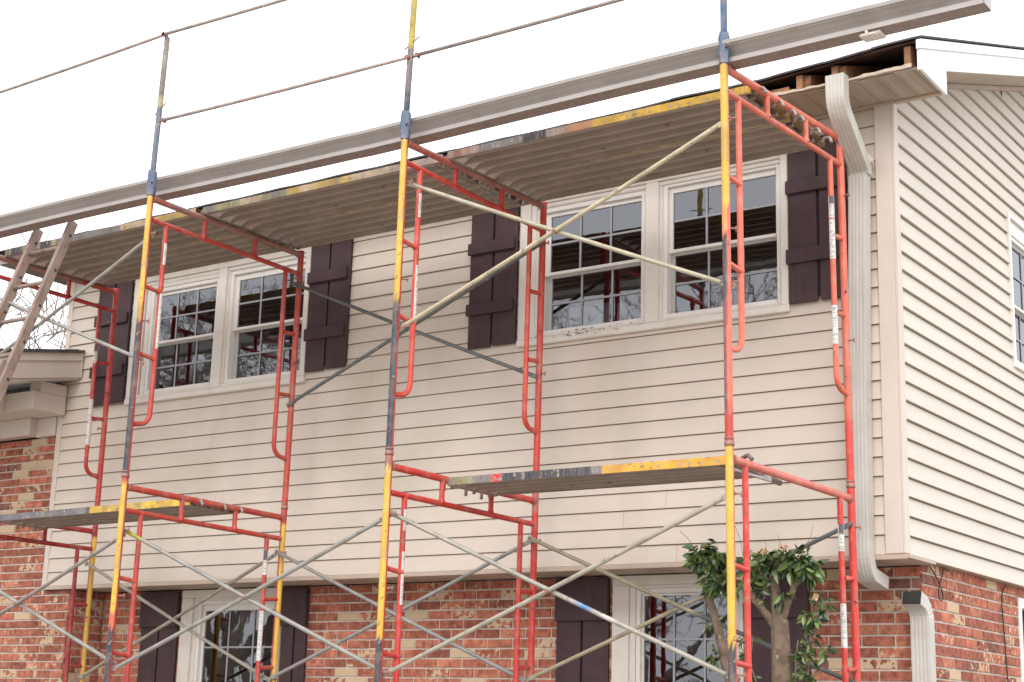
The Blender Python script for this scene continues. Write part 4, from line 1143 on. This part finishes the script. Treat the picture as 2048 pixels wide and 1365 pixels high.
# ------------------------------------------------------------------ plants
LEAFC = [lin(80, 102, 54), lin(58, 80, 46), lin(100, 118, 60), lin(40, 60, 40), lin(108, 120, 66), lin(58, 80, 44), lin(70, 84, 40)]
def leaf(mb, p, d, size, rnd, col=None):
    d = d.normalized(); side = d.cross(V((rnd.uniform(-1, 1), rnd.uniform(-1, 1), rnd.uniform(-1, 1)))).normalized(); up = d.cross(side)
    c = col or rnd.choice(LEAFC); L_ = size; w_ = size * .26; fold = up * (w_ * .45)
    droop = V((0, 0, -.22 * L_))
    a = p; m1 = p + d * L_ * .33; m2 = p + d * L_ * .68 + droop * .4; t = p + d * L_ + droop
    for s_ in (1, -1):
        e1 = m1 + side * w_ * s_ + fold; e2 = m2 + side * w_ * .8 * s_ + fold * .8
        mb.quad(a, e1, m2 if False else m1, m1, c) if False else None
        n = len(mb.v); mb.v += [a, m1, m2, t, e1, e2]
        for q in ((0, 4, 1), (1, 4, 5, 2), (2, 5, 3)):
            q = q if s_ == 1 else q[::-1]
            mb.f.append(tuple(n + k for k in q)); mb.c.append([c] * len(q)); mb.sm.append(True); mb.mi.append(0)
def limb(mb, pts, r0, r1, n=12, rnd=None):
    P = loop(pts)
    if rnd: P = [p + V((rnd.uniform(-1, 1), rnd.uniform(-1, 1), 0)) * r0 * .05 for p in P]
    mb.tube(P, r0, n, (.3, .2, .13), r2=r1, step=9)
rnd = random.Random(12)
TY = -.80
tree = root('small_tree', (-.39, TY, GZ), 'small pollarded camellia tree with thick bare trunk and leafy top under the right end frame', 'tree')
mb = MB()
base = V((-.385, TY, GZ))
limb(mb, [(-.36, TY, GZ), (-.385, TY, -1.5), (-.395, TY, -.95), (-.402, TY, -.62), (-.405, TY, -.55)], .062, .046, 14)
fork = V((-.403, TY, -.60))
tips = []
for pts, r0, r1 in (([fork, (-.425, TY, -.45), (-.44, TY + .01, -.36), (-.46, TY, -.28)], .034, .022),
                    ([fork - V((0, 0, .02)), (-.52, TY - .02, -.46), (-.60, TY - .03, -.385), (-.66, TY - .02, -.33)], .026, .017),
                    ([fork, (-.37, TY + .02, -.47), (-.335, TY + .03, -.38), (-.32, TY + .03, -.30)], .024, .015),
                    ([V((-.44, TY + .01, -.37)), (-.42, TY + .03, -.31), (-.38, TY + .04, -.26)], .018, .01),
                    ([V((-.44, TY + .01, -.37)), (-.49, TY - .03, -.31), (-.53, TY - .04, -.25)], .018, .01)):
    limb(mb, pts, r0, r1, 10); tips.append(V(pts[-1]))
obj('trunk', mb, M['bark'], tree)
mb = MB()
# second leaning stem at the left, behind the front post
limb(mb, [(-.60, TY + .06, GZ), (-.66, TY + .04, -1.2), (-.735, TY + .02, -.80), (-.80, TY, -.52), (-.86, TY, -.38)], .038, .02, 12)
obj('trunk', mb, M['bark'], tree)
def crown(centres, n, size=.074):
    mb = MB(); tw = MB()
    for c, rx, rz, cnt in centres:
        c = V(c)
        for k in range(cnt):
            # clusters of leaves at twig ends
            u = V((rnd.gauss(0, 1), rnd.gauss(0, 1), rnd.gauss(0, 1))).normalized() * rnd.uniform(.35, 1.0)
            e = c + V((u.x * rx, u.y * rx * .9, u.z * rz))
            if rnd.random() < .5: tw.tube([c + (e - c) * .2 - V((0, 0, rz * .4)), e], .0028, 4, (.2, .14, .08), caps=False)
            for q in range(rnd.randint(3, 6)):
                d = (u + V((rnd.uniform(-1, 1), rnd.uniform(-1, 1), rnd.uniform(-1.1, .45)))).normalized()
                leaf(mb, e + V((rnd.uniform(-.012, .012), rnd.uniform(-.012, .012), rnd.uniform(-.012, .012))), d, size * rnd.uniform(.4, 1.12), rnd)
    return mb, tw
cm, tw = crown([((-.46, TY, -.235), .11, .045, 34), ((-.36, TY + .02, -.225), .13, .055, 44), ((-.27, TY + .04, -.255), .10, .065, 34), ((-.22, TY, -.30), .06, .05, 12),
                ((-.56, TY - .02, -.27), .08, .07, 20), ((-.60, TY - .02, -.36), .05, .04, 9),
                ((-.85, TY, -.22), .09, .07, 30), ((-.78, TY, -.33), .08, .08, 26), ((-.90, TY, -.175), .06, .05, 14), ((-.70, TY, -.30), .06, .10, 16), ((-.77, TY, -.16), .035, .04, 7),
                ((-.83, TY, -.55), .03, .04, 3), ((-.80, TY, -.75), .03, .03, 3), ((-.37, TY - .04, -.42), .02, .04, 3), ((-.47, TY - .03, -.40), .03, .05, 5)], 1)
for a, b in (((-.41, TY, -.2), (-.40, TY - .02, -.09)), ((-.62, TY, -.2), (-.67, TY, -.03)), ((-.27, TY, -.2), (-.20, TY, -.05)), ((-.92, TY, -.15), (-1.02, TY, -.04)), ((-.50, TY, -.2), (-.48, TY - .01, -.12))):
    tw.tube([a, V(a).lerp(V(b), .6) + V((.01, 0, 0)), b], .0017, 4, (.15, .1, .06))
obj('crown', merge(cm, tw, 1), [M['leaf'], M['twig']], tree)
for p in ((-.44, TY - .11, -.19), (-.33, TY - .09, -.165), (-.54, TY - .07, -.185)):
    mb = MB()
    for k in range(14):
        u = V((rnd.gauss(0, 1), rnd.gauss(0, 1), rnd.gauss(0, 1))).normalized(); leaf(mb, V(p), u, .026, rnd, (.5, .3, .2))
    obj('flower', mb, M['petal'], tree)
# right hand shrub and the lower greenery
shrub = root('shrub', (-.2, TY, GZ), 'leafy camellia shoot with one pale flower right of the tree trunk', 'shrub')
mb = MB()
for pts in ([(-.25, TY, GZ), (-.27, TY, -1.2), (-.24, TY, -.8), (-.20, TY, -.6), (-.165, TY, -.46)], [(-.26, TY, -1.1), (-.30, TY - .03, -.85), (-.28, TY - .04, -.66)], [(-.25, TY, -.9), (-.17, TY + .02, -.78), (-.12, TY + .02, -.70)]):
    limb(mb, pts, .008, .003, 6)
obj('stem', mb, M['bark'], shrub)
cm, tw = crown([((-.165, TY, -.47), .045, .05, 9), ((-.20, TY, -.555), .06, .045, 13), ((-.235, TY, -.65), .05, .06, 10), ((-.245, TY, -.76), .045, .08, 12), ((-.13, TY, -.71), .045, .03, 6), ((-.27, TY, -.88), .09, .07, 22), ((-.17, TY, -.93), .09, .05, 18), ((-.30, TY, -.72), .03, .04, 4)], 1, .052)
obj('foliage', merge(cm, tw, 1), [M['leaf'], M['twig']], shrub)
mb = MB()
for k in range(22):
    u = V((rnd.gauss(0, 1), rnd.gauss(0, 1), rnd.gauss(0, 1))).normalized(); leaf(mb, V((-.165, TY - .06, -.435)), u, .024, rnd, (.6, .4, .25))
obj('flower', mb, M['petal'], shrub)
bush = root('shrub', (-.6, TY - .05, GZ), 'low green shrub at the foot of the tree between the right end posts', 'shrub')
mb = MB()
for k in range(9):
    x = -.85 + k * .07; limb(mb, [(x * .6 - .25, TY - .05, GZ), (x, TY - .05, -1.3), (x + rnd.uniform(-.05, .05), TY - .08, -.95)], .006, .003, 5)
limb(mb, [(-.50, TY - .12, -1.3), (-.48, TY - .12, -.95), (-.52, TY - .12, -.80), (-.575, TY - .12, -.70)], .005, .002, 5); limb(mb, [(-.53, TY - .12, -.79), (-.51, TY - .12, -.70), (-.505, TY - .12, -.64)], .003, .0015, 5)
obj('stem', mb, M['bark'], bush)
cm, tw = crown([((-.72, TY - .05, -1.0), .10, .08, 22), ((-.58, TY - .05, -.98), .09, .09, 20), ((-.45, TY - .05, -1.0), .08, .06, 16), ((-.86, TY - .05, -1.0), .09, .07, 16), ((-.62, TY, -.76), .035, .05, 5), ((-.55, TY - .05, -.88), .03, .03, 5),
                ((-.55, TY - .1, -.66), .05, .02, 4), ((-.30, TY - .05, -1.0), .10, .07, 20), ((-.6, TY - .05, -1.25), .3, .2, 80)], 1, .05)
obj('foliage', merge(cm, tw, 1), [M['leaf'], M['twig']], bush)

# bare trees
def bare_tree(seed, height=11, spread=.5, r0=.16, depth=6, thin=1.0):
    r = random.Random(seed); tr = MB(); cr = MB()
    def grow(p, d, L_, rad, lv):
        n = 3; pts = [p]
        for k in range(n):
            d = (d + V((r.uniform(-1, 1), r.uniform(-1, 1), r.uniform(-.4, .7))) * .16).normalized(); pts.append(pts[-1] + d * L_ / n)
        (tr if lv < 1 else cr).tube(pts, rad, 7 if lv < 2 else 3, (.2, .15, .12), r2=rad * .62, step=99, caps=False)
        if lv >= depth: return
        k = r.choice((2, 3, 3)) if lv < 4 else r.choice((2, 3))
        for q in range(k):
            a = V((r.gauss(0, 1), r.gauss(0, 1), r.gauss(0, 1) * .5)); a = (a - d * a.dot(d)).normalized()
            nd = (d + a * r.uniform(.35, .9) * (1 + spread)).normalized()
            s_ = pts[-1] if q == 0 else pts[r.choice((2, 3))]
            grow(s_, nd, L_ * r.uniform(.62, .85), max(rad * .55, .010 * thin), lv + 1)
    grow(V((0, 0, 0)), V((0, 0, 1)), height * .27, r0, 0)
    return tr, cr
def place_tree(name, loc, rz, sc, meshes, label, group):
    rt = root(name, loc, label, 'tree', group); rt.rotation_euler = (0, 0, rz); rt.scale = (sc,) * 3
    for nm, me in meshes:
        o = bpy.data.objects.new(nm, me); C.collection.objects.link(o); o.parent = rt
def tree_meshes(seed, **k):
    tr, cr = bare_tree(seed, **k); out = []
    for nm, m_ in (('trunk', tr), ('crown', cr)):
        o = obj(nm, m_, M['twig']); out.append((nm, o.data)); bpy.data.objects.remove(o)
    return out
T1 = tree_meshes(3, height=13, r0=.2, depth=7); T2 = tree_meshes(8, height=12, r0=.17, depth=7)
# across the street (what the panes reflect)
for k, (x, y, a, s_, tm) in enumerate(((-15, -10, 1.3, .8, T2), (-17, -15.5, 5, 1.0, T1), (-22, -15, 2.9, 1.0, T2), (-28, -22, 4.4, 1.2, T1), (-12, -15, .4, .9, T1), (-10, -18, 1.9, 1.0, T2), (-6, -17, 3.3, .95, T1), (-24, -11, 0.7, .9, T2), (-19, -13, 0, 1.0, T1), (-25, -19, 2, 1.15, T2), (-14, -20, 4, 1.05, T2), (-31, -16, 1, 1.1, T1), (-9, -24, 3, 1.1, T1), (-21, -27, 5, 1.3, T2), (-3, -22, 2.2, 1.0, T2))):
    place_tree('bare_tree', (x, y, -2.8), a, s_, tm, 'leafless tree across the street, seen only as reflection in the panes', 'trees mirrored in the windows')
# behind the left wing
T3 = tree_meshes(21, height=5.2, r0=.03, depth=6, spread=-.2, thin=.55)
for k, (x, y, a, s_, lab) in enumerate(((-12.2, 3.0, 0, 1.28, 'leafless shrub behind the porch roof, seen between the two ladder rails'), (-11.45, 3.1, 2.1, 1.22, 'leafless shrub behind the porch roof, just left of the house corner'), (-12.7, 3.6, 4, 1.3, 'leafless shrub behind the porch roof at the left photo edge'), (-11.8, 3.9, 5.2, 1.3, 'tallest leafless shrub rising right of the ladder behind the porch roof'))):
    place_tree('bare_tree', (x, y, GZ), a, s_, T3, lab, 'bare shrubs behind the porch')
